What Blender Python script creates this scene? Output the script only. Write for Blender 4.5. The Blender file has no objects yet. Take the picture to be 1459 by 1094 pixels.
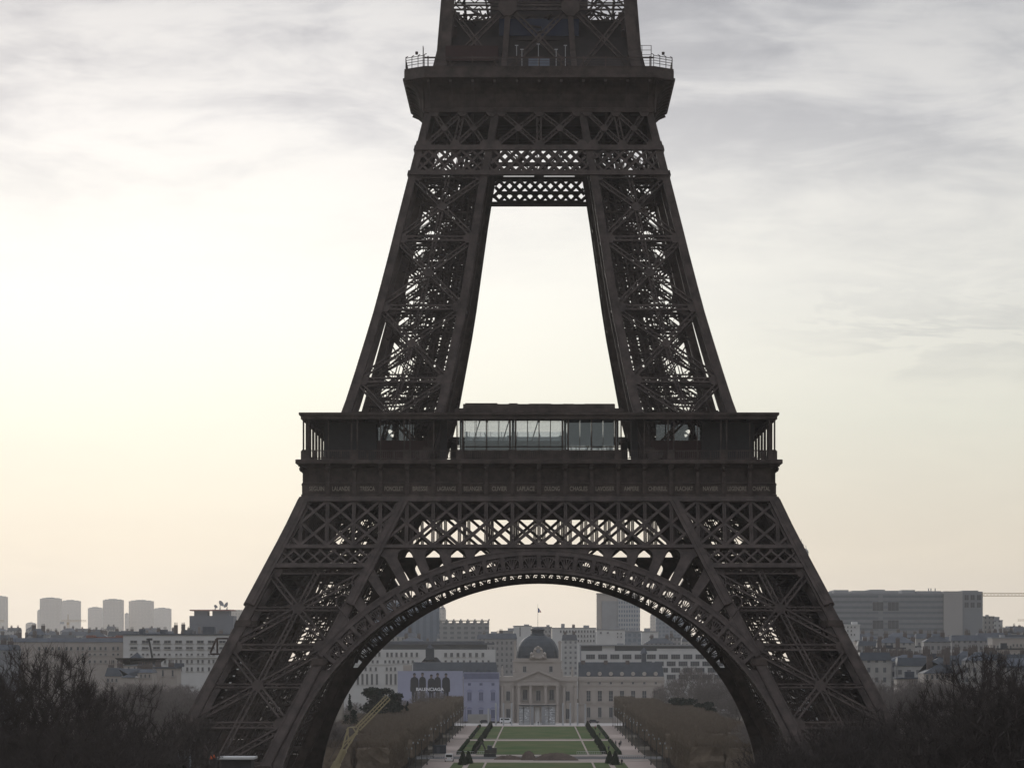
import bpy, math, random
import numpy as np
from mathutils import Vector, Matrix
from mathutils.geometry import delaunay_2d_cdt
R = random.Random(7)
rad = math.radians
SC = bpy.context.scene
COL = SC.collection

# ------------------------------------------------------------------ camera
F = 5286.0            # focal length in photo pixels (photo 1459 x 1094)
CU, HV, HC, CD = 768.0, 928.0, 29.2, 580.0   # tower axis column, horizon row, eye height, distance to the tower axis
cam = bpy.data.cameras.new('camera')
cam.sensor_width = 36.0
cam.lens = 36.0 * F / 1459.0
cam.shift_x = (729.5 - CU) / 1459.0
cam.shift_y = (HV - 547.0) / 1459.0
cam.clip_start = 1.0
cam.clip_end = 30000.0
cam_ob = bpy.data.objects.new('camera', cam)
COL.objects.link(cam_ob)
cam_ob.location = (0, -CD, HC)
cam_ob.rotation_euler = (rad(90), 0, 0)
SC.camera = cam_ob

# ------------------------------------------------------------------ sky and sun
SUN_EL, SUN_AZ = rad(9.0), rad(-9.0)          # azimuth measured from +Y towards +X
W = bpy.data.worlds.new('World')
SC.world = W
W.use_nodes = True
def build_world():
    nt = W.node_tree
    nt.nodes.clear()
    N, L = nt.nodes.new, nt.links.new
    out = N('ShaderNodeOutputWorld'); bg = N('ShaderNodeBackground')
    bg.inputs['Strength'].default_value = 0.1
    L(bg.outputs[0], out.inputs[0])
    sky = N('ShaderNodeTexSky'); sky.sky_type = 'NISHITA'; sky.sun_disc = False
    sky.sun_elevation = SUN_EL; sky.sun_rotation = SUN_AZ
    sky.air_density = 1.5; sky.dust_density = 3.0
    tc = N('ShaderNodeTexCoord'); sep = N('ShaderNodeSeparateXYZ'); L(tc.outputs['Generated'], sep.inputs[0])
    def M(op, a, b=None, c=None, clamp=False):
        n = N('ShaderNodeMath'); n.operation = op; n.use_clamp = clamp
        for i, s in enumerate((a, b, c)):
            if s is None: continue
            if isinstance(s, (int, float)): n.inputs[i].default_value = s
            else: L(s, n.inputs[i])
        return n.outputs[0]
    def MR(v, a, b, c, d, smooth=True):
        n = N('ShaderNodeMapRange'); n.interpolation_type = 'SMOOTHSTEP' if smooth else 'LINEAR'
        L(v, n.inputs[0])
        for i, s in enumerate((a, b, c, d)): n.inputs[i + 1].default_value = s
        return n.outputs[0]
    def noise(scale, detail, rough, sc, loc=(0, 0, 0), dist=0.0):
        mp = N('ShaderNodeMapping'); mp.inputs['Scale'].default_value = sc; mp.inputs['Location'].default_value = loc
        L(tc.outputs['Generated'], mp.inputs[0])
        n = N('ShaderNodeTexNoise'); n.inputs['Scale'].default_value = scale
        n.inputs['Detail'].default_value = detail; n.inputs['Roughness'].default_value = rough
        n.inputs['Distortion'].default_value = dist
        L(mp.outputs[0], n.inputs['Vector'])
        return n.outputs['Fac']
    x, y, z = sep.outputs
    # overcast base colour by elevation
    el = MR(z, 0.0, 0.30, 0.0, 1.0, False)
    ramp = N('ShaderNodeValToRGB'); L(el, ramp.inputs[0])
    cr = ramp.color_ramp
    stops = SKY_STOPS
    cr.elements[0].position = stops[0][0]; cr.elements[0].color = stops[0][1] + (1,)
    cr.elements[1].position = stops[-1][0]; cr.elements[1].color = stops[-1][1] + (1,)
    for p, c in stops[1:-1]:
        e = cr.elements.new(p); e.color = c + (1,)
    # bright patch of cloud in front of the sun, darker cloud to the right and behind
    sd = Vector((math.sin(SUN_AZ) * math.cos(SUN_EL), math.cos(SUN_AZ) * math.cos(SUN_EL), math.sin(SUN_EL)))
    dx = M('SUBTRACT', x, -0.13); dz = M('SUBTRACT', z, 0.090)
    rr = M('ADD', M('MULTIPLY', M('MULTIPLY', dx, dx), 18.0), M('MULTIPLY', M('MULTIPLY', dz, dz), 420.0))
    front = MR(y, -0.2, 0.75, 0.0, 1.0)
    glow = M('MULTIPLY', M('POWER', 2.718, M('MULTIPLY', rr, -1.0)), front)
    side = MR(x, -0.10, 0.16, 1.0, 0.80)
    back = MR(y, -0.35, 0.92, BACK_SKY, 1.0)
    up = MR(z, 0.22, 0.75, 0.0, 1.0)
    back = M('ADD', M('MULTIPLY', back, M('SUBTRACT', 1.0, up)), M('MULTIPLY', up, ZENITH))
    # cloud streaks
    n1 = noise(1.0, 6, 0.55, (9, 9, 30), (1.3, 0.2, 0.4), 0.5)
    n2 = noise(1.0, 5, 0.6, (30, 30, 90), (3.1, 0.7, 5.0), 0.6)
    nn = M('ADD', M('MULTIPLY', n1, 0.72), M('MULTIPLY', n2, 0.28))
    hi = MR(z, 0.075, 0.15, 0.12, 1.0)              # streaks show towards the top of the picture
    n3 = noise(1.0, 6, 0.62, (15, 15, 62), (0.4, 2.2, 9.0), 0.8)
    lowc = M('MULTIPLY', M('MULTIPLY', MR(x, 0.02, 0.10, 0.0, 1.0), MR(z, 0.052, 0.085, 0.0, 0.75)), MR(n3, 0.46, 0.56, 0.0, 1.0))
    hi = M('MAXIMUM', hi, lowc)
    nn = M('ADD', M('MULTIPLY', nn, 0.68), M('MULTIPLY', n3, 0.32))
    cl = MR(nn, 0.39, 0.60, 1.0, 0.0)
    dark = M('MULTIPLY', cl, hi)
    dark = M('MULTIPLY', dark, M('SUBTRACT', 1.0, M('MULTIPLY', glow, 0.8)))
    f = M('MULTIPLY', M('MULTIPLY', side, back), M('SUBTRACT', 1.0, M('MULTIPLY', dark, 0.38)))
    f = M('ADD', f, M('MULTIPLY', glow, 0.14))
    sc = N('ShaderNodeVectorMath'); sc.operation = 'SCALE'
    L(ramp.outputs[0], sc.inputs[0]); L(M('MULTIPLY', f, 10.0 * SKY_GAIN), sc.inputs['Scale'])
    # cool tint inside the darker streaks
    tint = N('ShaderNodeMix'); tint.data_type = 'RGBA'; tint.blend_type = 'MULTIPLY'
    L(M('MULTIPLY', dark, 0.9), tint.inputs[0]); L(sc.outputs[0], tint.inputs[6])
    tint.inputs[7].default_value = (0.93, 0.97, 1.06, 1)
    mx = N('ShaderNodeMix'); mx.data_type = 'RGBA'; mx.inputs[0].default_value = 0.985
    L(sky.outputs[0], mx.inputs[6]); L(tint.outputs[2], mx.inputs[7])
    L(mx.outputs[2], bg.inputs['Color'])
SKY_GAIN, BACK_SKY, ZENITH = 1.0, 0.50, 1.75
SKY_STOPS = [(0.0, (0.94, 0.83, 0.68)), (0.10, (0.93, 0.86, 0.72)), (0.21, (0.89, 0.90, 0.80)), (0.32, (0.93, 0.94, 0.89)),
             (0.47, (0.88, 0.885, 0.885)), (0.60, (0.70, 0.715, 0.74)), (1.0, (0.56, 0.58, 0.63))]
build_world()
HAZE_COL, HAZE_DENS, HAZE_ANI = (0.96, 0.95, 0.95), 3.7e-5, 0.6
sun = bpy.data.lights.new('sun', 'SUN')
sun.energy = 0.7
sun.angle = rad(12)
sun.color = (1.0, 0.94, 0.86)
sun_ob = bpy.data.objects.new('sun', sun)
COL.objects.link(sun_ob)
sd_ = Vector((math.sin(SUN_AZ) * math.cos(SUN_EL), math.cos(SUN_AZ) * math.cos(SUN_EL), math.sin(SUN_EL)))
sun_ob.rotation_euler = (-sd_).to_track_quat('-Z', 'Y').to_euler()
sun_ob.location = (-300, 900, 400)
SC.view_settings.view_transform = 'Standard'
SC.view_settings.look = 'None'
SC.view_settings.exposure = 0.0
SC.view_settings.gamma = 1.0
SC.view_settings.use_curve_mapping = False
SC.render.engine = 'CYCLES'
SC.cycles.use_denoising = True
SC.cycles.max_bounces = 6
SC.cycles.volume_bounces = 2
SC.cycles.transparent_max_bounces = 24

# ------------------------------------------------------------------ helpers
def X_(u, d): return (u - CU) * d / F
def Z_(v, d): return HC - (v - HV) * d / F
def D_(v): return HC * F / (v - HV)          # distance of a ground point seen in row v

class MB:
    def __init__(s): s.v = []; s.f = []; s.m = []; s.mi = 0
    def add(s, vs, fs):
        o = len(s.v); s.v.extend([tuple(p) for p in vs]); s.f.extend([tuple(i + o for i in q) for q in fs]); s.m.extend([s.mi] * len(fs))
    def hexa(s, p):        # p: bottom 4 then top 4
        s.add(p, [(3, 2, 1, 0), (4, 5, 6, 7), (0, 1, 5, 4), (1, 2, 6, 5), (2, 3, 7, 6), (3, 0, 4, 7)])
    def box(s, x0, x1, y0, y1, z0, z1):
        s.hexa([(x0, y0, z0), (x1, y0, z0), (x1, y1, z0), (x0, y1, z0), (x0, y0, z1), (x1, y0, z1), (x1, y1, z1), (x0, y1, z1)])
    def bar(s, p, q, w, t, n=(0, -1, 0), jit=0.02):
        p = Vector(p); q = Vector(q); a = q - p
        if a.length < 1e-4: return
        a.normalize(); n = Vector(n)
        sd = a.cross(n)
        if sd.length < 1e-3: sd = a.cross(Vector((1, 0.1, 0.2)))
        sd.normalize(); n = sd.cross(a); n.normalize()
        t = t + R.random() * jit
        sd = sd * (w / 2); n = n * (t / 2)
        s.hexa([p - sd - n, p + sd - n, p + sd + n, p - sd + n, q - sd - n, q + sd - n, q + sd + n, q - sd + n])
    def tube(s, p, q, r0, r1=None, k=6):
        r1 = r0 if r1 is None else r1
        p = Vector(p); q = Vector(q); a = q - p
        if a.length < 1e-5: return
        a.normalize()
        e = a.cross(Vector((0, 0, 1)))
        if e.length < 1e-2: e = a.cross(Vector((1, 0, 0)))
        e.normalize(); g = a.cross(e)
        vs = []
        for c, r in ((p, r0), (q, r1)):
            for i in range(k):
                t = 2 * math.pi * i / k
                vs.append(c + e * (r * math.cos(t)) + g * (r * math.sin(t)))
        fs = [(i, (i + 1) % k, k + (i + 1) % k, k + i) for i in range(k)]
        fs.append(tuple(range(k - 1, -1, -1))); fs.append(tuple(range(k, 2 * k)))
        s.add(vs, fs)
    def lathe(s, prof, c=(0, 0, 0), k=12, sq=0.0):
        # prof: list of (r, z); sq blends the round section towards a square
        vs = []
        for r, z in prof:
            for i in range(k):
                t = 2 * math.pi * (i + 0.5) / k
                m = max(abs(math.cos(t)), abs(math.sin(t)))
                rr = r * ((1 - sq) + sq / m)
                vs.append((c[0] + rr * math.cos(t), c[1] + rr * math.sin(t), c[2] + z))
        fs = []
        for j in range(len(prof) - 1):
            for i in range(k):
                fs.append((j * k + i, j * k + (i + 1) % k, (j + 1) * k + (i + 1) % k, (j + 1) * k + i))
        fs.append(tuple(range(k - 1, -1, -1))); fs.append(tuple((len(prof) - 1) * k + i for i in range(k)))
        s.add(vs, fs)
    def prism(s, pts, fmap, t0, t1):
        # closed 2D outline pts extruded from offset t0 to t1 through fmap(a, b, off)
        k = len(pts)
        vs = [fmap(a, b, t0) for a, b in pts] + [fmap(a, b, t1) for a, b in pts]
        fs = [tuple(range(k)), tuple(range(2 * k - 1, k - 1, -1))]
        fs += [(i, (i + 1) % k, k + (i + 1) % k, k + i) for i in range(k)]
        s.add(vs, fs)
    def plate(s, outer, holes, fmap, t0, t1):
        vs, ed = [], []
        for loop in [outer] + holes:
            o = len(vs); vs += [Vector(p) for p in loop]
            ed += [(o + i, o + (i + 1) % len(loop)) for i in range(len(loop))]
        ov, oe, of, *_ = delaunay_2d_cdt(vs, ed, [], 1, 1e-5)
        def inside(x, y, lp):
            c = False
            for i in range(len(lp)):
                (xa, ya), (xb, yb) = lp[i], lp[i - 1]
                if (ya > y) != (yb > y) and x < (xb - xa) * (y - ya) / (yb - ya) + xa: c = not c
            return c
        keep = []
        for f in of:
            cx = sum(ov[i][0] for i in f) / len(f); cy = sum(ov[i][1] for i in f) / len(f)
            if inside(cx, cy, outer) and not any(inside(cx, cy, h) for h in holes): keep.append(f)
        of = keep
        k = len(ov)
        vv = [fmap(p[0], p[1], t0) for p in ov] + [fmap(p[0], p[1], t1) for p in ov]
        fs = [tuple(f) for f in of] + [tuple(k + i for i in reversed(f)) for f in of]
        cnt = {}
        for f in of:
            for i in range(len(f)):
                a, b = f[i], f[(i + 1) % len(f)]
                cnt[(a, b)] = 1
        for (a, b) in cnt:
            if (b, a) not in cnt: fs.append((b, a, k + a, k + b))
        s.add(vv, fs)
    def mesh(s, name, mats, smooth=False):
        me = bpy.data.meshes.new(name)
        me.from_pydata(s.v, [], s.f)
        for m in (mats if isinstance(mats, (list, tuple)) else [mats]): me.materials.append(m)
        if max(s.m, default=0) > 0: me.polygons.foreach_set('material_index', s.m)
        if smooth: me.polygons.foreach_set('use_smooth', [True] * len(me.polygons))
        me.update()
        return me
    def build(s, name, mats, parent=None, loc=None, smooth=False):
        return ob(name, s.mesh(name, mats, smooth), parent, loc)

def ob(name, me, parent=None, loc=None, rz=0.0, sc=None):
    o = bpy.data.objects.new(name, me); COL.objects.link(o)
    if parent: o.parent = parent
    if loc is not None: o.location = loc
    if rz: o.rotation_euler = (0, 0, rz)
    if sc is not None: o.scale = sc if isinstance(sc, (tuple, list)) else (sc,) * 3
    return o
def tag(o, label=None, cat=None, group=None, kind=None):
    if label: o['label'] = label
    if cat: o['category'] = cat
    if group: o['group'] = group
    if kind: o['kind'] = kind
    return o
def thing(name, label, cat, loc=(0, 0, 0), rz=0.0, group=None, sc=None):
    return tag(ob(name, None, None, loc, rz, sc), label, cat, group)
def copy_tree(o, parent=None):
    c = o.copy(); COL.objects.link(c)
    if parent: c.parent = parent
    for ch in list(o.children):
        if ch.name in SC.objects: copy_tree(ch, c)
    return c

# ------------------------------------------------------------------ materials
MATS = {}
def mat(name, col, rough=0.7, metal=0.0, var=0.0, scale=1.0, col2=None, bump=0.0, spec=0.3, stretch=(1, 1, 1)):
    if name in MATS: return MATS[name]
    m = bpy.data.materials.new(name); m.use_nodes = True
    nt = m.node_tree; b = nt.nodes['Principled BSDF']
    b.inputs['Base Color'].default_value = tuple(col) + (1,)
    b.inputs['Roughness'].default_value = rough; b.inputs['Metallic'].default_value = metal
    b.inputs['Specular IOR Level'].default_value = spec
    if var or col2:
        tc = nt.nodes.new('ShaderNodeTexCoord'); mp = nt.nodes.new('ShaderNodeMapping'); mp.inputs['Scale'].default_value = stretch
        n = nt.nodes.new('ShaderNodeTexNoise'); n.inputs['Scale'].default_value = scale; n.inputs['Detail'].default_value = 5
        n.inputs['Roughness'].default_value = 0.65
        nt.links.new(tc.outputs['Object'], mp.inputs[0]); nt.links.new(mp.outputs[0], n.inputs['Vector'])
        r = nt.nodes.new('ShaderNodeValToRGB')
        r.color_ramp.elements[0].position = 0.32; r.color_ramp.elements[1].position = 0.68
        c2 = col2 or tuple(c * (1 + var) for c in col)
        c1 = col if col2 else tuple(c * (1 - var) for c in col)
        r.color_ramp.elements[0].color = tuple(c1) + (1,); r.color_ramp.elements[1].color = tuple(c2) + (1,)
        nt.links.new(n.outputs['Fac'], r.inputs[0]); nt.links.new(r.outputs[0], b.inputs['Base Color'])
        if bump:
            bp = nt.nodes.new('ShaderNodeBump'); bp.inputs['Strength'].default_value = bump
            nt.links.new(n.outputs['Fac'], bp.inputs['Height']); nt.links.new(bp.outputs[0], b.inputs['Normal'])
    MATS[name] = m
    return m
def grid_mat(name, wall, win, px, pz, fx, fz, rough=0.7, ox=0.0, oz=0.0):
    # facade with a regular grid of windows, in the object's own metres
    if name in MATS: return MATS[name]
    m = bpy.data.materials.new(name); m.use_nodes = True
    nt = m.node_tree; b = nt.nodes['Principled BSDF']; b.inputs['Roughness'].default_value = rough
    b.inputs['Specular IOR Level'].default_value = 0.3
    N, L = nt.nodes.new, nt.links.new
    tc = N('ShaderNodeTexCoord'); sp = N('ShaderNodeSeparateXYZ'); L(tc.outputs['Object'], sp.inputs[0])
    def M(op, a, bb):
        n = N('ShaderNodeMath'); n.operation = op
        for i, s in enumerate((a, bb)):
            if isinstance(s, (int, float)): n.inputs[i].default_value = s
            else: L(s, n.inputs[i])
        return n.outputs[0]
    sx = M('ADD', M('ADD', sp.outputs[0], sp.outputs[1]), 500.0 * px + ox)
    a = M('LESS_THAN', M('FRACT', M('DIVIDE', sx, px), 0), fx)
    c = M('LESS_THAN', M('FRACT', M('DIVIDE', M('ADD', sp.outputs[2], 500.0 * pz + oz), pz), 0), fz)
    fac = M('MULTIPLY', a, c)
    nz = N('ShaderNodeTexNoise'); nz.inputs['Scale'].default_value = 0.35; L(tc.outputs['Object'], nz.inputs['Vector'])
    mx = N('ShaderNodeMix'); mx.data_type = 'RGBA'; mx.inputs[6].default_value = tuple(wall) + (1,); mx.inputs[7].default_value = tuple(win) + (1,)
    L(fac, mx.inputs[0])
    m2 = N('ShaderNodeMix'); m2.data_type = 'RGBA'; m2.blend_type = 'MULTIPLY'; m2.inputs[0].default_value = 0.35
    L(mx.outputs[2], m2.inputs[6]); L(nz.outputs['Fac'], m2.inputs[7])
    L(m2.outputs[2], b.inputs['Base Color'])
    MATS[name] = m
    return m
def glass_mat(name, tint, gloss, trans):
    m = bpy.data.materials.new(name); m.use_nodes = True
    nt = m.node_tree; nt.nodes.clear(); N, L = nt.nodes.new, nt.links.new
    o = N('ShaderNodeOutputMaterial'); t = N('ShaderNodeBsdfTransparent'); t.inputs[0].default_value = tuple(tint) + (1,)
    g = N('ShaderNodeBsdfGlossy'); g.inputs[0].default_value = tuple(gloss) + (1,); g.inputs['Roughness'].default_value = 0.03
    mx = N('ShaderNodeMixShader'); mx.inputs[0].default_value = trans
    L(g.outputs[0], mx.inputs[1]); L(t.outputs[0], mx.inputs[2]); L(mx.outputs[0], o.inputs[0])
    return m

IRON = mat('painted_iron', (0.070, 0.054, 0.047), 0.6, 0.0, 0.42, 0.5, spec=0.2)
IRON_PLAIN = IRON
RED_PAINT = mat('dark_red_panel', (0.040, 0.018, 0.016), 0.6, 0, 0.15, 0.8)
LETTER = mat('faded_gold_letter', (0.26, 0.225, 0.18), 0.6, 0, 0.1, 2.0)
ROOFING = mat('grey_roofing', (0.16, 0.15, 0.15), 0.7, 0, 0.2, 0.4)
PAV_GLASS = glass_mat('pavilion_glass', (0.93, 0.94, 0.95), (0.60, 0.67, 0.75), 0.86)
BLUE_GLASS = mat('blue_window_glass', (0.012, 0.02, 0.055), 0.2, 0, 0.2, 0.7, spec=0.5)
STONE = mat('pale_masonry', (0.36, 0.33, 0.29), 0.85, 0, 0.18, 0.5)

# ------------------------------------------------------------------ the iron tower
def lerp_tab(tab):
    def f(z):
        if z <= tab[0][0]:
            (z0, a), (z1, b) = tab[0], tab[1]
        elif z >= tab[-1][0]:
            (z0, a), (z1, b) = tab[-2], tab[-1]
        else:
            for i in range(len(tab) - 1):
                if tab[i][0] <= z <= tab[i + 1][0]:
                    (z0, a), (z1, b) = tab[i], tab[i + 1]; break
        return a + (b - a) * (z - z0) / (z1 - z0)
    return f
Hf = lerp_tab([(0, 60.08), (45.4, 37.75), (49.0, 36.05), (52.0, 34.75), (57.6, 31.9), (64.7, 29.2), (72, 27.0), (79.3, 24.9), (87, 22.95), (94.5, 21.2), (99.7, 19.95), (104.8, 18.72), (109.9, 17.5), (120.4, 14.97), (128.5, 14.34)])
Wf = lerp_tab([(0, 44.5), (45.4, 22.2), (51.6, 19.15), (57.6, 16.3), (64.7, 13.96), (82, 10.6), (99.5, 8.05), (110.6, 6.1), (120.4, 5.25), (128.5, 4.7)])
def RW(z): return 1.62 if z < 57 else 1.45 - (z - 57) * 0.0075
def PL(s, t, z):
    h, w = Hf(z), Wf(z)
    return Vector((-(w + (h - w) * s), -(w + (h - w) * t), z))
NF = Vector((0, -0.897, 0.441))

tower = thing('lattice_tower', 'huge brown iron lattice tower on four splayed legs joined by a great arch', 'tower')

def girder(mb, p, q, n, w, t=0.35, fl=None, pitch=None, lw=0.13):
    p = Vector(p); q = Vector(q); a = (q - p); ln = a.length
    if ln < 0.3: return
    a.normalize(); n = Vector(n); sd = a.cross(n); sd.normalize()
    fl = fl or w * 0.26
    for s in (-1, 1):
        mb.bar(p + sd * s * (w - fl) / 2, q + sd * s * (w - fl) / 2, fl, t, n)
    k = max(2, int(ln / (pitch or w * 0.95)))
    for i in range(k):
        s = 1 if i % 2 else -1
        mb.bar(p + a * (ln * i / k) + sd * s * (w - fl) / 2, p + a * (ln * (i + 1) / k) - sd * s * (w - fl) / 2, lw, t * 0.5, n)

def rib_mesh():
    mb = MB()
    zs = [z * 2.9 for z in range(0, 20)] + [57.6 + i * 4.46 for i in range(0, 13)]
    zs = sorted(set(zs))
    zs[-1] = 111.2
    for s in (0, 1):
        for t in (0, 1):
            ring = []
            for z in zs:
                p = PL(s, t, z); r = RW(z)
                dx = r if s == 1 else -r
                dy = r if t == 1 else -r
                xs = sorted((p.x, p.x + dx)); ys = sorted((p.y, p.y + dy))
                ring.append([(xs[0], ys[0], z), (xs[1], ys[0], z), (xs[1], ys[1], z), (xs[0], ys[1], z)])
            vs = [v for r_ in ring for v in r_]
            fs = []
            for i in range(len(zs) - 1):
                for k in range(4): fs.append((i * 4 + k, i * 4 + (k + 1) % 4, i * 4 + 4 + (k + 1) % 4, i * 4 + 4 + k))
            fs += [(3, 2, 1, 0), tuple(len(vs) - 4 + k for k in range(4))]
            mb.add(vs, fs)
            # raised flange strips along the two outer-looking faces of each rib
            for i in range(len(zs) - 1):
                z0, z1 = zs[i], zs[i + 1]
                for e in (0.12, 0.88):
                    for ax in (0, 1):
                        pts = []
                        for z in (z0, z1):
                            p = PL(s, t, z); r = RW(z)
                            if ax == 0: pts.append(Vector((p.x + (r if s else -r) * e, p.y, z)))
                            else: pts.append(Vector((p.x, p.y + (r if t else -r) * e, z)))
                        nn = (0, -1 if t else 1, 0) if ax == 0 else (-1 if s else 1, 0, 0)
                        mb.bar(pts[0], pts[1], 0.16, 0.16, nn, 0.01)
    return mb
UP = [58.4, 69.6, 80.7, 91.3, 101.0]
LO = [-2.0, 7.6, 18.7, 29.8, 40.9]
def gusset(mb, c, n, r, t=0.5, k=8):
    c = Vector(c); n = Vector(n).normalized()
    e = Vector((0, 0, 1)) - n * n.z; e.normalize(); g = n.cross(e)
    t += R.random() * 0.03
    top = [c + (e * math.cos(2 * math.pi * (i + .5) / k) + g * math.sin(2 * math.pi * (i + .5) / k)) * r for i in range(k)]
    vs = [p + n * t / 2 for p in top] + [p - n * t / 2 for p in top]
    mb.add(vs, [tuple(range(k)), tuple(range(2 * k - 1, k - 1, -1))] + [(i, k + i, k + (i + 1) % k, (i + 1) % k) for i in range(k)])
def face_bracing(mb, fmap, n, levels, mids, gw, full=True):
    e0, e1 = 0.075, 0.925
    for i in range(len(levels) - 1):
        a, b = levels[i], levels[i + 1]
        A, B, C, D = fmap(e0, a + .5), fmap(e1, a + .5), fmap(e1, b - .5), fmap(e0, b - .5)
        girder(mb, A, C, n, gw); girder(mb, B, D, n, gw)
        m = (a + b) / 2
        gusset(mb, fmap(0.5, m), n, gw * 0.85)
        for z_ in (a, b):
            for e in (e0 + .03, e1 - .03):
                gusset(mb, fmap(e, z_), n, gw * 1.05, 0.42, 6)
        if full: girder(mb, fmap(0.5, a), fmap(0.5, b), n, gw * 0.85)
        girder(mb, fmap(e0, b), fmap(e1, b), n, gw * 1.05)
        if mids: girder(mb, fmap(e0, m), fmap(e1, m), n, gw * 0.72)
def leg_bracing(levels, mids, gw):
    mb = MB(); q = 0.03
    face_bracing(mb, lambda a, z: PL(a, 1 - q, z), (0, -1, 0.3), levels, mids, gw)
    face_bracing(mb, lambda a, z: PL(a, q, z), (0, 1, -0.3), levels, mids, gw * .7, False)
    face_bracing(mb, lambda a, z: PL(1 - q, a, z), (-1, 0, 0.3), levels, False, gw * .62, False)
    face_bracing(mb, lambda a, z: PL(q, a, z), (1, 0, -0.3), levels, mids, gw)
    for z in levels[1:]:                       # horizontal diaphragms
        for dz in (0.0,):
            girder(mb, PL(.05, .05, z), PL(.95, .95, z), (0, 0, 1), 0.8); girder(mb, PL(.05, .95, z), PL(.95, .05, z), (0, 0, 1), 0.8)
    return mb
def lift_rails():
    mb = MB()
    for (s, t) in ((0.16, 0.30), (0.16, 0.62), (0.30, 0.30), (0.30, 0.62), (0.40, 0.72), (0.40, .45), (0.23, .46)):
        z = 2.0
        zl = []
        while z < 109: zl.append(z); z += 3.6
        for i in range(len(zl) - 1):
            p, q = PL(s, t, zl[i]), PL(s, t, zl[i + 1])
            for e in (-.32, .32):
                o = Vector((e, -e * .3, 0))
                mb.bar(p + o, q + o, 0.2, 0.24, (0, -1, 0))
            for k in range(4):
                c = p.lerp(q, (k + .5) / 4)
                mb.bar(c + Vector((-.42, .1, 0)), c + Vector((.42, -.1, 0)), 0.3, 0.16, (0, -1, 0))
    # hangers and cross ties of the lift runway
    zz = 6.0
    while zz < 108:
        mb.bar(PL(.12, .3, zz), PL(.46, .3, zz), .26, .2); mb.bar(PL(.12, .66, zz), PL(.46, .66, zz), .26, .2)
        mb.bar(PL(.14, .3, zz), PL(.44, .66, zz + 2.2), .18, .16); mb.bar(PL(.44, .3, zz), PL(.14, .66, zz + 2.2), .18, .16)
        zz += 3.1
    return mb
def stairs():
    mb = MB()
    z = 1.0; k = 0
    while z < 107:
        h = 2.6
        s0, s1 = (0.46, 0.74) if k % 2 == 0 else (0.74, 0.46)
        for t in (0.55, 0.64):
            p, q = PL(s0, t, z), PL(s1, t, z + h)
            mb.bar(p, q, 0.3, 0.12)
            mb.bar(p + Vector((0, 0, 1.15)), q + Vector((0, 0, 1.15)), 0.09, 0.09)
            for i in range(6):
                c = p.lerp(q, i / 5)
                mb.bar(c, c + Vector((0, 0, 1.15)), 0.06, 0.06, (0, -1, 0), 0)
        p0, p1 = PL(s0, .55, z), PL(s0, .64, z)
        c = PL(s1, .60, z + h)
        mb.box(c.x - 1.0, c.x + 1.0, c.y - 1.3, c.y + 1.3, c.z - .12, c.z)
        for e in (-1, 1): mb.bar(c + Vector((e, -1.3, 1.1)), c + Vector((e, 1.3, 1.1)), .08, .08)
        z += h; k += 1
    # light secondary bracing through the shaft
    z = 4.0
    while z < 106:
        for (a, b, c_, d) in ((.44, .3, .76, .3), (.76, .82, .44, .82)):
            mb.bar(PL(a, b, z), PL(c_, d, z + 5.3), .22, .16)
        for t in (.3, .82): mb.bar(PL(.42, t, z), PL(.78, t, z), .25, .2)
        for s in (.44, .60, .76): mb.bar(PL(s, .3, z), PL(s, .3, z + 5.3), .11, .11); mb.bar(PL(s, .82, z), PL(s, .82, z + 5.3), .13, .13)
        z += 7.4
    return mb
def machine_room():
    mb = MB()
    P = lambda s, t, z: PL(s, t, z)
    for z0, z1, sa, sb, ta, tb in ((0, 12, .12, .55, .25, .75),):
        mb.hexa([P(sb, tb, z0), P(sa, tb, z0), P(sa, ta, z0), P(sb, ta, z0), P(sb, tb, z1), P(sa, tb, z1), P(sa, ta, z1), P(sb, ta, z1)])
    return mb
def collar(s, t, z):
    mb = MB()
    p = PL(s, t, z); r = RW(z); x = p.x + (r / 2 if s else -r / 2); y = p.y + (r / 2 if t else -r / 2)
    mb.hexa([(x - 1.15, y - 1.15, z - .35), (x + 1.15, y - 1.15, z - .35), (x + 1.15, y + 1.15, z - .35), (x - 1.15, y + 1.15, z - .35), (x - .85, y - 1.15, z + .55), (x + 1.4, y - 1.15, z + .55), (x + 1.4, y + 1.15, z + .55), (x - .85, y + 1.15, z + .55)])
    return mb.mesh('rib_collar', IRON)
COLL = [('rib_collar', collar(*a)) for a in ((1, 1, 33.2), (0, 1, 27.6), (1, 0, 33.2), (0, 0, 27.6), (1, 1, 17.0), (0, 1, 12.5))]
mach_me = machine_room().mesh('machine_room', IRON)
leg_me = rib_mesh().mesh('leg', IRON)
br_lo = leg_bracing(LO, True, 1.0).mesh('lower_bracing', IRON)
br_up = leg_bracing(UP, False, 0.82).mesh('upper_bracing', IRON)
lift_me = lift_rails().mesh('lift_rail', IRON)
stair_me = stairs().mesh('staircase', IRON)
pier = MB()
for s in (0, 1):
    for t in (0, 1):
        c = PL(s, t, 0); cx, cy = c.x + (.8 if s else -.8), c.y + (.8 if t else -.8)
        pier.hexa([(cx - 4, cy - 4, -.5), (cx + 4, cy - 4, -.5), (cx + 4, cy + 4, -.5), (cx - 4, cy + 4, -.5),
                   (cx - 2.2, cy - 2.2, 3.2), (cx + 2.2, cy - 2.2, 3.2), (cx + 2.2, cy + 2.2, 3.2), (cx - 2.2, cy + 2.2, 3.2)])
pier_me = pier.mesh('masonry_base', STONE)
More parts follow.
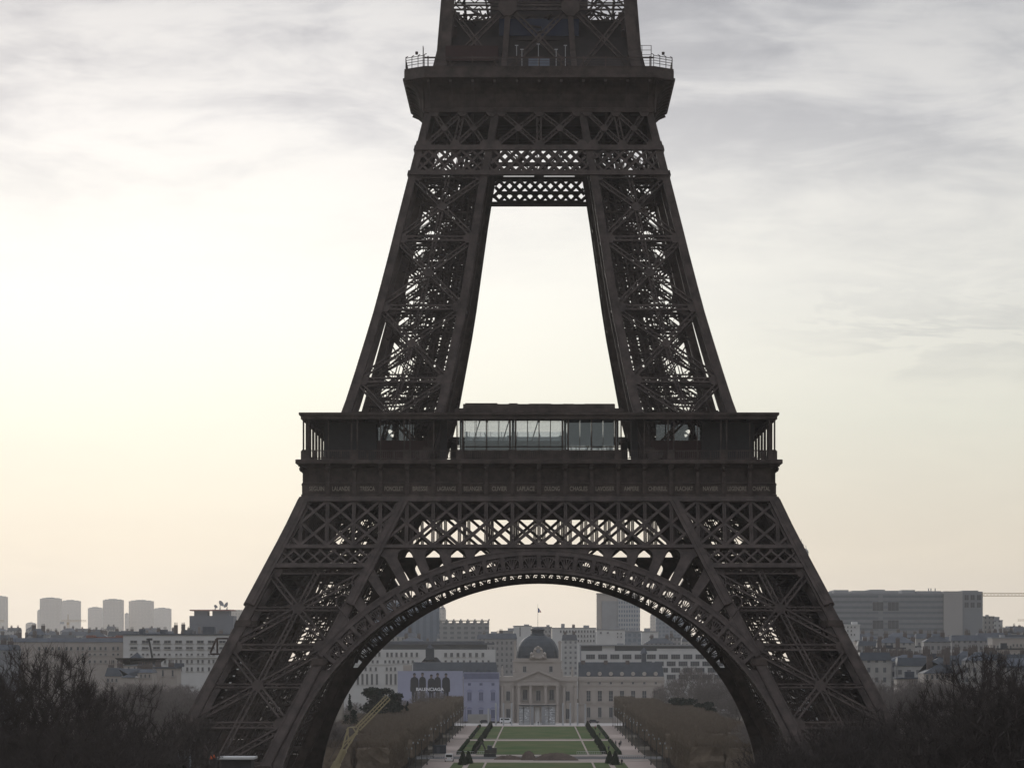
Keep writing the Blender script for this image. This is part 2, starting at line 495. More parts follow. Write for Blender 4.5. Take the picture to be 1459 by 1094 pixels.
for k in range(4):
    lg = ob('leg', leg_me, tower, (0, 0, 0), 0.0, ((1, 1, 1), (-1, 1, 1), (-1, -1, 1), (1, -1, 1))[k])
    for nm, me in (('lower_bracing', br_lo), ('upper_bracing', br_up), ('lift_rail', lift_me), ('staircase', stair_me), ('masonry_base', pier_me), ('machine_room', mach_me), *COLL):
        ob(nm, me, lg)
    if k == 0:
        mp = MB(); c = PL(1, 1, 29.0)
        for a, b in (((-2.1, 0, -.2), (-.4, 0, -.2)), ((-2.1, 0, .0), (-.9, 0, 2.8)), ((-.9, 0, 2.9), (1.4, 0, 2.9)), ((-.7, 0, 0), (-.7, 0, 2.9)), ((-2.1, 1.5, -.2), (-.4, 1.5, -.2))):
            mp.bar(c + Vector(a) * .72, c + Vector(b) * .72, .26, .4)
        mp.build('maintenance_platform', IRON, lg)

# face plane of the tower's lower part: (x, z) -> world, off pushes outwards
def FM(x, z, off=0.0): return Vector((x, -Hf(z) - off, z))
PITCH = 3.88

# ---- great arch with fan ornament
AZ0 = 3.0
def AP(r, th, off=0.0):
    return FM(r * math.sin(th), AZ0 + r * math.cos(th), off)
def ring(mb, r0, r1, a0, a1, o0, o1, step=1.5, scale_y=None):
    k = max(1, int(abs(a1 - a0) / step))
    for i in range(k):
        t0, t1 = rad(a0 + (a1 - a0) * i / k), rad(a0 + (a1 - a0) * (i + 1) / k)
        mb.hexa([AP(r0, t0, o1), AP(r0, t1, o1), AP(r0, t1, o0), AP(r0, t0, o0), AP(r1, t0, o1), AP(r1, t1, o1), AP(r1, t1, o0), AP(r1, t0, o0)])
def arch_mesh():
    mb = MB()
    ring(mb, 37.65, 38.2, -84, 84, -0.9, 0.28)
    ring(mb, 38.2, 38.36, -84, 84, -0.35, 0.40)
    ring(mb, 40.25, 40.95, -51, 51, -0.9, 0.30)
    ring(mb, 40.95, 41.07, -51, 51, -0.5, 0.40)
    # inner arch rib and the underside lattice that ties the two together
    ring(mb, 37.45, 38.2, -84, 84, -5.0, -4.2)
    ring(mb, 39.9, 40.4, -52, 52, -5.0, -4.4)
    # closed underside plating with a row of small openings near the inner edge
    k = 0; a = -85.0
    while a < 85:
        b = a + 1.9
        for (o0, o1) in ((-.9, -2.1), (-2.45, -4.3)):
            t0, t1 = rad(a), rad(b)
            mb.hexa([AP(37.75, t0, o0), AP(37.75, t1, o0), AP(37.75, t1, o1), AP(37.75, t0, o1), AP(37.95, t0, o0), AP(37.95, t1, o0), AP(37.95, t1, o1), AP(37.95, t0, o1)])
        t0, t1 = rad(a), rad(a + 1.2)
        mb.hexa([AP(37.77, t0, -2.1), AP(37.77, t1, -2.1), AP(37.77, t1, -2.45), AP(37.77, t0, -2.45), AP(37.9, t0, -2.1), AP(37.9, t1, -2.1), AP(37.9, t1, -2.45), AP(37.9, t0, -2.45)])
        a = b
    # side web between arch and leg low down
    for sg in (-1, 1):
        for i in range(9):
            a0, a1 = rad(52 + i * 3.6), rad(52 + i * 3.6 + 3.6)
            for off in (-.35, -4.6):
                P = []
                for t in (a0, a1):
                    for r in (38.2, 99):
                        z = AZ0 + 38.2 * math.cos(t); x = 38.2 * math.sin(t) if r < 50 else max(Wf(z) + .3, 38.2 * math.sin(t) + .02)
                        P.append(FM(sg * x, z, off))
                w = MB()
                d = Vector((0, .12, 0))
                mb.hexa([P[0], P[1], P[1] + d, P[0] + d, P[2], P[3], P[3] + d, P[2] + d])
    ring(mb, 38.2, 38.45, -84, 84, -4.9, -4.4)
    k = 0; a = -82.0
    while a <= 82:
        t0, t1 = rad(a), rad(a + 1.9)
        mb.bar(AP(37.9, t0, -.6), AP(37.9, t0, -4.5), .42, .3, (0, 0, 1))
        mb.bar(AP(37.9, t0, -.6), AP(37.9, t1, -4.5), .22, .2, (0, 0, 1)); mb.bar(AP(37.9, t1, -.6), AP(37.9, t0, -4.5), .22, .2, (0, 0, 1))
        if abs(a) < 50:
            mb.bar(AP(38.1, t0, -4.6), AP(40.1, t0, -4.6), .3, .3)
        a += 1.9
    return mb
def fan_mesh():
    mb = MB(); P = 3.86
    n = 13
    for i in range(-n, n):
        a0, a1 = rad(i * P), rad((i + 1) * P); am = (a0 + a1) / 2
        hw = (a1 - a0) / 2
        if i == -n: mb.bar(AP(38.3, a0), AP(40.3, a0), .58, .5, NF)
        mb.bar(AP(38.3, a1), AP(40.3, a1), .58, .5, NF)
        mb.bar(AP(38.3, a1, .3), AP(40.3, a1, .3), .2, .12, NF)
        for f in (-0.62, -0.32, 0.0, 0.32, 0.62):         # spokes of the fan
            mb.bar(AP(38.36, am + hw * f * 0.12), AP(40.02 - abs(f) * .25, am + hw * f * 1.05), .15, .16, NF)
        def arc(r, off, rr, t0, t1, w, st=6):
            pts = []
            for j in range(st + 1):
                t = t0 + (t1 - t0) * j / st
                pts.append((r + rr * math.cos(t), am + off * hw + rr * math.sin(t) / 39.3))
            for j in range(st): mb.bar(AP(pts[j][0], pts[j][1]), AP(pts[j + 1][0], pts[j + 1][1]), w, .13, NF)
        arc(38.5, 0, 1.42, -1.0, 1.0, .19, 8)              # rim of the fan
        for o in (-.60, .60):
            arc(38.58, o, .24, 0, 2 * math.pi, .16, 8)     # scrolls at the foot
            arc(40.02, o * .62, .2, 0, 2 * math.pi, .14, 8)  # scrolls at the head
            arc(39.86, o * 1.12, .16, 0, 2 * math.pi, .13, 6)
    return mb
def spandrel_mesh():
    mb = MB()
    top = 44.78
    # where the outer arch circle meets the legs' inner rib
    th = rad(30)
    while 40.98 * math.sin(th) < Wf(AZ0 + 40.98 * math.cos(th)) - 0.05 and th < rad(70): th += rad(.1)
    ze = AZ0 + 40.98 * math.cos(th)
    arc = [(40.98 * math.sin(a), AZ0 + 40.98 * math.cos(a)) for a in [th - 2 * th * i / 80 for i in range(81)]]
    outer = [(-Wf(top) - .2, top), (Wf(top) + .2, top)] + [(p[0], p[1]) for p in arc]
    outer[2] = (outer[2][0] + .2, outer[2][1]); outer[-1] = (outer[-1][0] - .2, outer[-1][1])
    holes = []
    for sgn in (-1, 1):
        for k, ztop in enumerate((43.85, 44.1, 44.12, 44.1, 43.0, 40.3, 37.2)):
            c = rad(11.6 + 4.82 * k)
            hw = 1.18 if k < 6 else .95
            dv = Vector((math.sin(c), math.cos(c))); dp = Vector((math.cos(c), -math.sin(c)))
            L0 = 41.16 if k else 41.12
            Lt = (ztop - AZ0 - hw * .95) / math.cos(c)
            if Lt < L0 + .05: Lt = L0 + .05
            c0 = dv * Lt
            pts = [dv * (L0 + .02) - dp * hw, ]
            for j in range(13):
                t = math.pi - math.pi * j / 12
                pts.append(c0 + dp * (hw * math.cos(t)) + dv * (hw * math.sin(t) * (1.0 if Lt > L0 + .1 else .8)))
            pts.append(dv * (L0 + .02) + dp * hw)
            hole = [(sgn * p.x, AZ0 + p.y) for p in pts]
            if sgn < 0: hole.reverse()
            holes.append(hole)
    mb.plate(outer, holes, lambda x, z, o: FM(x, z, o), 0.1, -0.5)
    # raised rims round the openings
    for h in holes:
        for j in range(len(h) - 1):
            mb.bar(FM(h[j][0], h[j][1], -.2), FM(h[j + 1][0], h[j + 1][1], -.2), .16, .7, NF, 0)
    return mb
arch_me = arch_mesh().mesh('arch', IRON); fan_me = fan_mesh().mesh('fan_ornament', IRON); sp_me = spandrel_mesh().mesh('spandrel', IRON)
for k in range(4):
    a = ob('arch', arch_me, tower, None, k * math.pi / 2)
    ob('fan_ornament', fan_me, a); ob('spandrel', sp_me, a)

# ---- lattice girders under the first floor
def clip_x(p, q, lim):
    # clip the segment p-q (x, z) to |x| <= lim(z)
    n = 24; pts = [(p[0] + (q[0] - p[0]) * i / n, p[1] + (q[1] - p[1]) * i / n) for i in range(n + 1)]
    ok = [abs(x) <= lim(z) for x, z in pts]
    if not any(ok): return None
    i0 = ok.index(True); i1 = n - ok[::-1].index(True)
    return pts[i0], pts[i1]
def girder1_mesh():
    mb = MB(); z0, z1, zm = 44.72, 51.35, 48.03
    lim = lambda z: Hf(z) - .5
    for off, dep in ((0.0, .36), (-2.6, .3)):
        def seg(a, b, w, t=dep, o=0.0):
            c = clip_x(a, b, lim)
            if c: mb.bar(FM(c[0][0], c[0][1], off + o), FM(c[1][0], c[1][1], off + o), w, t, NF)
        for k in range(-10, 11):
            x = k * PITCH + (0 if off == 0.0 else PITCH * .18)
            seg((x - .17, z0), (x - .17, z1), .17); seg((x + .17, z0), (x + .17, z1), .17)
            seg((x, z0), (x, z1), .12, .2)
            for a, b in ((z0, zm), (zm, z1)) if off == 0 else ():
                seg((x, a), (x + PITCH, b), .42 if off == 0 else .2, .24, .03); seg((x, b), (x + PITCH, a), .42 if off == 0 else .2, .24, -.05)
        for z, w in ((z0 - .25, .55) if off == 0 else (z0 - .3, .7), (z1 + .15, .8)):
            mb.bar(FM(-Hf(z), z, off + .05), FM(Hf(z), z, off + .05), w, dep + .25, NF)
    # small double lattice across each leg
    a, b = 41.95, 44.1
    for sgn in (-1, 1):
        for z, w in ((41.65, .7), (44.4, .5)):
            mb.bar(FM(sgn * Wf(z), z, .05), FM(sgn * Hf(z), z, .05), w, .6, NF)
        x = 20.0
        while x < 44:
            for d in (-1, 1):
                xa, xb = (x, x + 2.45) if d > 0 else (x + 2.45, x)
                n = 16; pts = [(xa + (xb - xa) * i / n, a + (b - a) * i / n) for i in range(n + 1)]
                pts = [p for p in pts if Wf(p[1]) + .4 < p[0] < Hf(p[1]) - .4]
                if len(pts) > 2: mb.bar(FM(sgn * pts[0][0], pts[0][1], .02 * d), FM(sgn * pts[-1][0], pts[-1][1], .02 * d), .3, .3, NF)
            x += 1.94
    # raking edge beams of the legs, carried across the girder
    for sgn in (-1, 1):
        for e in (0, 1):
            f = Wf if e == 0 else Hf
            for za, zb in ((36, 41), (41, 45), (45, 48), (48, 51.6)):
                o = -.55 if e else .55
                mb.bar(FM(sgn * (f(za) + o), za, .18), FM(sgn * (f(zb) + o), zb, .18), 1.25, .5, NF)
                mb.bar(FM(sgn * (f(za) + o), za, .46), FM(sgn * (f(zb) + o), zb, .46), .18, .14, NF)
    return mb
g1_me = girder1_mesh().mesh('lattice_girder', IRON)
for k in range(4): ob('lattice_girder', g1_me, tower, None, k * math.pi / 2)

# ---- frieze with consoles and the row of names
FH = 35.0
def frieze_mesh():
    mb = MB()
    prof = [(34.75, 51.7), (34.95, 51.9), (34.95, 52.25), (34.72, 52.35), (34.72, 53.75), (34.85, 53.8), (34.85, 53.95), (34.1, 54.05), (34.1, 56.2),
            (34.9, 56.5), (35.3, 56.75), (35.75, 56.8), (35.75, 57.35), (35.55, 57.4), (33.9, 57.4), (33.9, 51.7)]
    n = len(prof)
    vs = []
    for sx in (-1, 1):
        for (r, z) in prof: vs.append((sx * r, -r, z))
    fs = [(i, n + i, n + (i + 1) % n, (i + 1) % n) for i in range(n)]
    mb.add(vs, fs)
    for k in range(-9, 9):       # recessed panel frames
        x0, x1 = k * PITCH + .45, (k + 1) * PITCH - .45
        if abs(x0) > 34.3 or abs(x1) > 34.6: x0, x1 = max(x0, -34.2), min(x1, 34.2)
        for z in (52.55, 53.62): mb.box(x0, x1, -34.80, -34.70, z - .05, z + .05)
        mb.box((x0 + x1) / 2 - .05, (x0 + x1) / 2 + .05, -34.2, -34.08, 54.1, 56.2)
    return mb
cons = MB()
cons.box(-.3, .3, -.96, -.58, 52.2, 54.0); cons.box(-.26, .26, -.86, .02, 54.04, 55.7); cons.box(-.38, .38, -1.02, -.58, 53.75, 53.98)
cons.lathe([(0.02, -.48), (.3, -.38), (.44, -.12), (.46, .1), (.34, .34), (.02, .46)], (0, -.95, 56.2), 10)
cons.box(-.34, .34, -1.5, -.0, 56.55, 56.8); cons.box(-.24, .24, -.7, .02, 55.7, 56.55)
cons_me = cons.mesh('console', IRON)
fr_me = frieze_mesh().mesh('frieze', IRON)
NAMES = ['SEGUIN', 'LALANDE', 'TRESCA', 'PONCELET', 'BRESSE', 'LAGRANGE', 'BELANGER', 'CUVIER', 'LAPLACE', 'DULONG', 'CHASLES', 'LAVOISIER', 'AMPERE', 'CHEVREUL', 'FLACHAT', 'NAVIER', 'LEGENDRE', 'CHAPTAL']
def text_mesh(name, s, size, m, width=None, ext=0.02):
    cu = bpy.data.curves.new(name, 'FONT'); cu.body = s; cu.size = size; cu.align_x = 'CENTER'; cu.align_y = 'CENTER'; cu.extrude = ext
    cu.offset = size * (0.03 if name == 'lettering' else 0.012)
    t = bpy.data.objects.new(name, cu); COL.objects.link(t)
    dg = bpy.context.evaluated_depsgraph_get()
    me = bpy.data.meshes.new_from_object(t.evaluated_get(dg)); me.name = name
    bpy.data.objects.remove(t); bpy.data.curves.remove(cu)
    if width:
        xs = [v.co.x for v in me.vertices]; w = max(xs) - min(xs); c = (max(xs) + min(xs)) / 2
        for v in me.vertices: v.co.x = (v.co.x - c) * width / w
    me.materials.clear(); me.materials.append(m)
    return me
for k in range(4):
    f = ob('frieze', fr_me, tower, None, k * math.pi / 2)
    for j in range(-8, 9): ob('console', cons_me, f, (j * PITCH, -34.1, 0))
    if k == 0:
        for j, nm in enumerate(NAMES):
            t = ob('name_lettering', text_mesh('name_lettering', nm, .92, LETTER, min(2.75, len(nm) * .37)), f, ((j - 8.5) * PITCH + (.3 if j == 0 else -.3 if j == 17 else 0), -34.75, 53.1))
            t.rotation_euler = (rad(90), 0, 0)

# ---- first floor gallery: roof, posts, balustrade, glass pavilions, decks
def gal_roof():
    mb = MB()
    o = 35.25; i = 24.0
    P = [(-o, -o), (o, -o), (i, -i), (-i, -i)]
    def slab(z0, z1, o_, i_):
        p = [(-o_, -o_), (o_, -o_), (i_, -i_), (-i_, -i_)]
        mb.hexa([(a, b, z0) for a, b in p] + [(a, b, z1) for a, b in p])
    slab(63.35, 63.95, 35.0, 33.9); slab(63.95, 64.3, 35.28, 33.9); slab(63.75, 64.12, 33.88, 24.0)
    for x in [k * PITCH for k in range(-8, 9)]: mb.box(x - .12, x + .12, -33.8, -26, 63.4, 63.72)
    return mb
POSTX = [c + e for c in (-27.16, -19.4, -11.64, -3.88, 3.88, 11.64, 19.4, 27.16) for e in (-.42, .42)] + [-34.6, -33.9, 33.9, 34.6]
_m = MB(); _m.box(-.10, .10, -34.75, -34.55, 58.86, 63.35); post_me = _m.mesh('post', IRON)
_m = MB(); _m.box(-.07, .07, -34.30, -34.16, 57.4, 63.35); thin_me = _m.mesh('thin_post', IRON)
_m = MB(); _m.box(-.55, .55, -34.85, -34.42, 57.38, 58.85); base_me_ = _m.mesh('post_base', IRON)
_m = MB(); _m.box(-.2, .2, -26.2, -25.9, 57.4, 63.7); inner_me = _m.mesh('inner_post', IRON)
def gal_rail():
    mb = MB()
    mb.box(-34.6, 34.6, -34.72, -34.6, 58.66, 58.80); mb.box(-34.6, 34.6, -34.72, -34.6, 57.55, 57.65)
    x = -34.4
    while x < 34.5:
        mb.box(x - .045, x + .045, -34.70, -34.62, 57.65, 58.66)
        x += .30
    x = -34.92
    while x < 35:
        mb.box(x - .09, x + .09, -34.76, -34.56, 57.4, 58.7); x += PITCH / 2
    return mb
roof_me = gal_roof().mesh('gallery_roof', IRON); rail_me = gal_rail().mesh('balustrade', IRON)
def pavilion_mesh(high=True):
    mb = MB()
    x0, x1, ya, yb = -12.1, 12.1, -30.5, -17.5
    if high:
        mb.box(x0 - .4, x1 + .4, ya - .3, yb + .3, 64.6, 65.2)             # roof
        mb.box(x0 + .8, x1 - .8, ya + 2.2, yb - .8, 65.2, 66.0)
    else: mb.box(x0 - .4, x1 + .4, ya - .3, yb + .3, 63.3, 63.7)
    for i, (a, b, h) in enumerate(((-11, -6.2, .3), (-1.5, 1.8, .25), (6.8, 11.2, .3), (-4.5, -3.2, .5), (3.6, 5.2, .45))): mb.box(a, b, ya + 3 + i * .7, ya + 7 + i * .7, 66.0 if high else 63.7, (66.0 + h * .6) if high else 63.7 + h)
    for y in (ya, yb):
        for j in range(3):
            c = -7.76 + j * 7.76
            for e in (-3.88, -3.45, -1.72, 0, 1.72, 3.45):
                w = .08 if abs(e) < 3.6 else .14
                mb.box(c + e - w / 2, c + e + w / 2, y - .07, y + .07, 57.4, 64.6)
        mb.box(11.5, 11.78, y - .08, y + .08, 57.4, 64.6)
        mb.box(x0, x1, y - .09, y + .09, 59.45, 59.6); mb.box(x0, x1, y - .1, y + .1, 57.4, 58.9)
    # slanted struts inside
    for i in range(-5, 5, 2):
        mb.bar((i * 2.2, -19, 57.5), (i * 2.2 + (2.2 if i % 2 else -2.2), -19, 64.5), .16, .16)
    return mb
pav_me = pavilion_mesh().mesh('glass_pavilion', IRON); pav_low = pavilion_mesh(False).mesh('glass_pavilion', IRON)
gap = MB(); gap.box(-.38, .38, -.015, .015, 58.92, 64.55); gap_me = gap.mesh('narrow_pane', PAV_GLASS)
pane = MB(); pane.box(-.82, .82, -.015, .015, 59.62, 64.55); pane_me = pane.mesh('window_pane', PAV_GLASS)
low_pane = MB(); low_pane.box(-.82, .82, -.015, .015, 58.92, 59.43); low_me = low_pane.mesh('lower_pane', PAV_GLASS)
SHADE_WALL = mat('shade_dark_wall', (0.035, 0.033, 0.033), .7, 0, .15, .6)  # shade inside the gallery put into the colour as near-black paint
KIOSK = []
for sgn in (-1, 1):
    for nm, a in (('kiosk', (sgn * 22 - 5.5, sgn * 22 + 5.5, -31.2, -22, 57.4, 60.4)), ('wall_panel', (sgn * 14.1 - .5, sgn * 14.1 + .5, -31.5, -30.8, 57.4, 63.4)), ('lift_hall', (sgn * 30.2 - 1.6, sgn * 30.2 + 1.6, -31.5, -24, 57.4, 63.0))):
        _m = MB(); _m.box(*a); KIOSK.append((nm, _m.mesh(nm, RED_PAINT if nm == 'kiosk' else SHADE_WALL)))
    _m = MB()
    for q in (-4.6, -2.0, 1.2): _m.box(sgn * 22 + q, sgn * 22 + q + 2.2, -29.0, -28.9, 60.45, 62.9)
    KIOSK.append(('kiosk_glazing', _m.mesh('kiosk_glazing', PAV_GLASS)))
for k in range(4):
    rz = k * math.pi / 2
    r_ = ob('gallery', roof_me, tower, None, rz)
    ob('balustrade', rail_me, r_)
    for nm, me in KIOSK: ob(nm, me, r_)
    for x in POSTX: ob('post', post_me, r_, (x, 0, 0))
    for x in (-31.0, -23.3, -15.5, -7.76, 0, 7.76, 15.5, 23.3, 31.0): ob('thin_post', thin_me, r_, (x, 0, 0))
    for x in (-27.16, -19.4, -11.64, -3.88, 3.88, 11.64, 19.4, 27.16, -34.25, 34.25): ob('post_base', base_me_, r_, (x, 0, 0))
    for x in (-27.16, -19.4, -11.64, -3.88, 3.88, 11.64, 19.4, 27.16): ob('inner_post', inner_me, r_, (x, 0, 0))
    p = ob('glass_pavilion', pav_low if k == 2 else pav_me, tower, None, rz)
    if k == 0:
        bl = MB()
        for e in (-2.58, -.86, .86, 2.58): bl.box(7.76 + e - .78, 7.76 + e + .78, -30.2, -30.15, 59.7 - (.4 if e == .86 else 0), 64.5)
        bl.build('blind', mat('blue_grey_blind', (.10, .125, .15), .7, 0, .08, .6), p)
        bl = MB(); bl.box(-11.5, 3.7, -27.0, -26.9, 58.9, 60.6); bl.build('counter', SHADE_WALL, p)
    for c in (-11.64, -3.88, 3.88, 11.64): ob('narrow_pane', gap_me, p, (c, -30.5, 0)); ob('narrow_pane', gap_me, p, (c, -17.5, 0))
    for j in range(3):
        for e in (-2.58, -.86, .86, 2.58):
            for y in (-30.5, -17.5):
                ob('window_pane', pane_me, p, (-7.76 + j * 7.76 + e, y, 0))
                ob('lower_pane', low_me, p, (-7.76 + j * 7.76 + e, y, 0))
def ring_deck(mb, o, i, z0, z1):
    mb.box(-o, o, -o, -i, z0, z1); mb.box(-o, o, i, o, z0, z1); mb.box(-o, -i, -i, i, z0, z1); mb.box(i, o, -i, i, z0, z1)
dk = MB(); ring_deck(dk, 33.8, 14.0, 56.3, 57.3)
for k in range(-8, 9):
    x = k * PITCH
    if abs(x) > 14:
        dk.box(x - .25, x + .25, -33.7, 33.7, 53.2, 56.3); dk.box(-33.7, 33.7, x - .25, x + .25, 53.25, 56.25)
    else:
        for y0, y1 in ((-33.7, -14), (14, 33.7)):
            dk.box(x - .25, x + .25, y0, y1, 53.2, 56.3); dk.box(y0, y1, x - .25, x + .25, 53.25, 56.25)
dk.build('first_floor_deck', IRON, tower)

# ---- second floor: girder rows, corbelled platform, balustrade
def girder2_mesh():
    mb = MB()
    def F2(x, z, off=0.0): return Vector((x, -Hf(z) - off, z))
    n = Vector((0, -1, .24)).normalized()
    zt, z1, z0, zb = 111.0, 105.75, 104.95, 101.75
    for z, w in ((zt + .1, .5), (105.35, .8), (101.45, .75)):
        mb.bar(F2(-Hf(z), z, .02), F2(Hf(z), z, .02), w, .6, n)
    mb.bar(F2(-6.5, 103.0, -1.6), F2(6.5, 103.0, -1.6), .55, .4, n); mb.bar(F2(-6.5, 101.6, -1.6), F2(6.5, 101.6, -1.6), .5, .4, n)
    for sp in (-1, 0, 1):
        def ex(f, z):
            h, w = Hf(z) - RW(z), Wf(z)
            if sp == 0: return -w + 2 * w * f
            a, b = w + RW(z) * .9, h
            return sp * (a + (b - a) * f)
        girder(mb, F2(ex(.5, z1), z1, -.1), F2(ex(.5, zt), zt, -.1), n, .85, .3)
        for a, b in ((0.02, .5), (.5, .98)):
            girder(mb, F2(ex(a, z1), z1, -.1), F2(ex(b, zt), zt, -.1), n, .75, .3); girder(mb, F2(ex(b, z1), z1, -.12), F2(ex(a, zt), zt, -.12), n, .75, .3)
            gusset(mb, F2(ex((a + b) / 2, (z1 + zt) / 2), (z1 + zt) / 2, -.05), n, .55)
        for f in (0.03, .5, .97):
            gusset(mb, F2(ex(f, z1 + .1), z1 + .1, .0), n, .8, .5, 6); gusset(mb, F2(ex(f, zt - .1), zt - .1, .0), n, .8, .5, 6)
        x = -20.0
        while x < 20:            # double lattice band
            for d in (-1, 1):
                xa, xb = (x, x + 3.3) if d > 0 else (x + 3.3, x)
                pts = [(xa + (xb - xa) * i / 20, zb + (z0 - zb) * i / 20) for i in range(21)]
                if sp == 0: pts = [p for p in pts if abs(p[0]) < Wf(p[1]) - .05]
                else: pts = [p for p in pts if Wf(p[1]) + 1.0 < sp * p[0] < Hf(p[1]) - 1.0]
                if len(pts) > 2:
                    mb.bar(F2(pts[0][0], pts[0][1], .02 * d), F2(pts[-1][0], pts[-1][1], .02 * d), .34, .25, n)
                    if sp == 0: mb.bar(F2(pts[0][0], pts[0][1], .02 * d - 1.6), F2(pts[-1][0], pts[-1][1], .02 * d - 1.6), .42, .25, n)
            x += 1.65
    return mb
g2_me = girder2_mesh().mesh('upper_lattice_girder', IRON)
for k in range(4): ob('upper_lattice_girder', g2_me, tower, None, k * math.pi / 2)
def octo(h, c): return [(-c, -h), (c, -h), (h, -c), (h, c), (c, h), (-c, h), (-h, c), (-h, -c)]
def platform_mesh():
    mb = MB()
    rings = [(17.42, 17.3, 110.95), (17.62, 17.3, 111.0), (17.62, 17.3, 111.55), (17.48, 17.3, 111.6), (17.58, 17.3, 112.6), (17.85, 17.3, 113.6), (18.35, 17.3, 114.4), (19.1, 17.35, 115.05), (20.2, 17.38, 115.5),
             (20.65, 17.4, 115.75), (20.65, 17.4, 116.05), (20.35, 17.3, 116.1), (20.35, 17.3, 117.3), (20.42, 17.32, 117.32), (20.42, 17.32, 117.45), (19.6, 16.9, 117.46)]
    vs = []
    for h, c, z in rings: vs += [(x, y, z) for x, y in octo(h, c)]
    fs = []
    for i in range(len(rings) - 1):
        for k in range(8): fs.append((i * 8 + k, i * 8 + (k + 1) % 8, i * 8 + 8 + (k + 1) % 8, i * 8 + 8 + k))
    fs.append(tuple((len(rings) - 1) * 8 + k for k in range(8)))
    fs.append(tuple(reversed(range(8))))
    mb.add(vs, fs)
    return mb
pl = platform_mesh().build('second_floor_platform', IRON, tower)
def plat_ribs():
    mb = MB()
    pf = [(17.5, 111.6), (17.6, 112.6), (17.87, 113.6), (18.38, 114.4), (19.13, 115.05), (20.2, 115.5)]
    def rib(x, w, t):
        for (h0, z0), (h1, z1) in zip(pf, pf[1:]): mb.bar((x, -h0, z0), (x, -h1, z1), w, t, (0, -1, 0))
    for k in range(-5, 6):
        x = k * 3.35
        rib(x, .42, .9)
        mb.bar((x, -20.40, 116.1), (x, -20.40, 117.3), .14, .12, (0, -1, 0))
    for k in range(-5, 5):
        for e in (1.1, 2.2): rib(k * 3.35 + e, .12, .3)
    for k in range(1, 9):
        f = k / 9
        pts = []
        for (h, z) in [(17.5, 110.9)] + pf:
            e = h - 17.3
            p = Vector((17.35 + e * f, -17.35 - e * (1 - f), z)); pts.append(p + Vector((.06, -.06, 0)))
        for p, q in zip(pts, pts[1:]): mb.bar(p, q, .1, .35, (.7, -.7, 0))
    # bands of ornament on the parapet
    for k in range(-5, 6):
        x = k * 1.0
        mb.bar((x - .4, -20.38, 116.25), (x + .4, -20.38, 117.15), .09, .08); mb.bar((x - .4, -20.38, 117.15), (x + .4, -20.38, 116.25), .09, .08)
    return mb
pr_me = plat_ribs().mesh('corbel_rib', IRON)
def plat_rail():
    mb = MB()
    for k in range(-5, 6): mb.bar((k * 3.35, -20.2, 117.4), (k * 3.35, -20.2, 119.0), .18, .12)
    mb.bar((-17.3, -20.2, 118.75), (17.3, -20.2, 118.75), .24, .12)
    for z in (117.9, 118.3): mb.bar((-17.3, -20.2, z), (17.3, -20.2, z), .05, .05)
    a, b = Vector((17.3, -20.2, 0)), Vector((20.2, -17.3, 0))
    for z in (117.95, 118.35, 118.75, 119.1): mb.bar(a + Vector((0, 0, z)), b + Vector((0, 0, z)), .08, .08)
    for f in (0, .33, .66, 1):
        c = a.lerp(b, f); mb.bar(c + Vector((0, 0, 117.4)), c + Vector((0, 0, 119.2)), .1, .1)
        mb.bar(c + Vector((0, 0, 119.2)), c + Vector((-.3, .3, 119.4)), .09, .09)
    c = a.lerp(b, .55); mb.lathe([(.05, 0), (.22, .05), (.24, .45), (.05, .5)], (c.x - .1, c.y + .1, 119.4), 8)
    # taller security fence panel beside the deck
    for x in (15.6, 17.0): mb.bar((x, -17.6, 117.4), (x, -17.6, 121.0), .1, .1)
    for z in (119.6, 120.3, 121.0): mb.bar((14.8, -17.6, z), (17.0, -17.6, z), .07, .07)
    return mb
prl_me = plat_rail().mesh('railing', IRON)
for k in range(4):
    ob('corbel_rib', pr_me, pl, None, k * math.pi / 2); ob('railing', prl_me, pl, None, k * math.pi / 2)
# structures standing on the second floor and the start of the upper shaft
DARK_PAV = mat('second_floor_cladding', (0.050, 0.042, 0.040), 0.6, 0, .2, .6)
ud = MB()
ud.box(-15.6, 15.6, -15.6, 15.6, 117.2, 119.4); ud.box(-14.2, 14.2, -14.2, -12.9, 119.4, 121.4)
ud.box(-13.4, 13.4, -12.8, 12.8, 119.4, 123.0); ud.box(-12.6, 12.6, -10.2, 12.0, 123.0, 126.0); ud.box(-7.5, 7.5, -9, 9, 126.0, 131)
ud.lathe([(12.3, 0), (13.2, .25), (13.2, .8), (11.6, 1.0)], (0, 0, 122.3), 24, .35)
for k in range(-6, 7): ud.box(k * 1.9 - .06, k * 1.9 + .06, -14.3, -14.18, 119.4, 121.4)
uo = ud.build('second_floor_hall', DARK_PAV, tower)
ub = MB(); ub.box(-6.1, 6.1, -11.9, -11.55, 123.4, 126.0); ub.build('blue_window_band', BLUE_GLASS, uo)
uw = MB(); uw.box(-1.6, 1.6, -15.8, -15.62, 117.3, 119.3); uw.build('entrance_window', mat('dim_window', (.16, .18, .22), .2, 0, .1, 1.0), uo)
um = MB(); um.box(-14.2, -6.2, -16.2, -14.4, 118.9, 121.2); um.build('kiosk', RED_PAINT, uo)
us = MB()
for k, (x, h) in enumerate(((-3.4, 121.2), (-.1, 121.4), (4.0, 121.2), (-2.6, 120.6), (2.6, 120.6))): us.bar((x, -16.4, 117.4), (x, -16.4, h), .09, .09); us.bar((x - .25, -16.4, h), (x + .25, -16.4, h), .12, .1)
us.build('lamp_standard', mat('pale_metal', (.4, .4, .4), .5), uo)
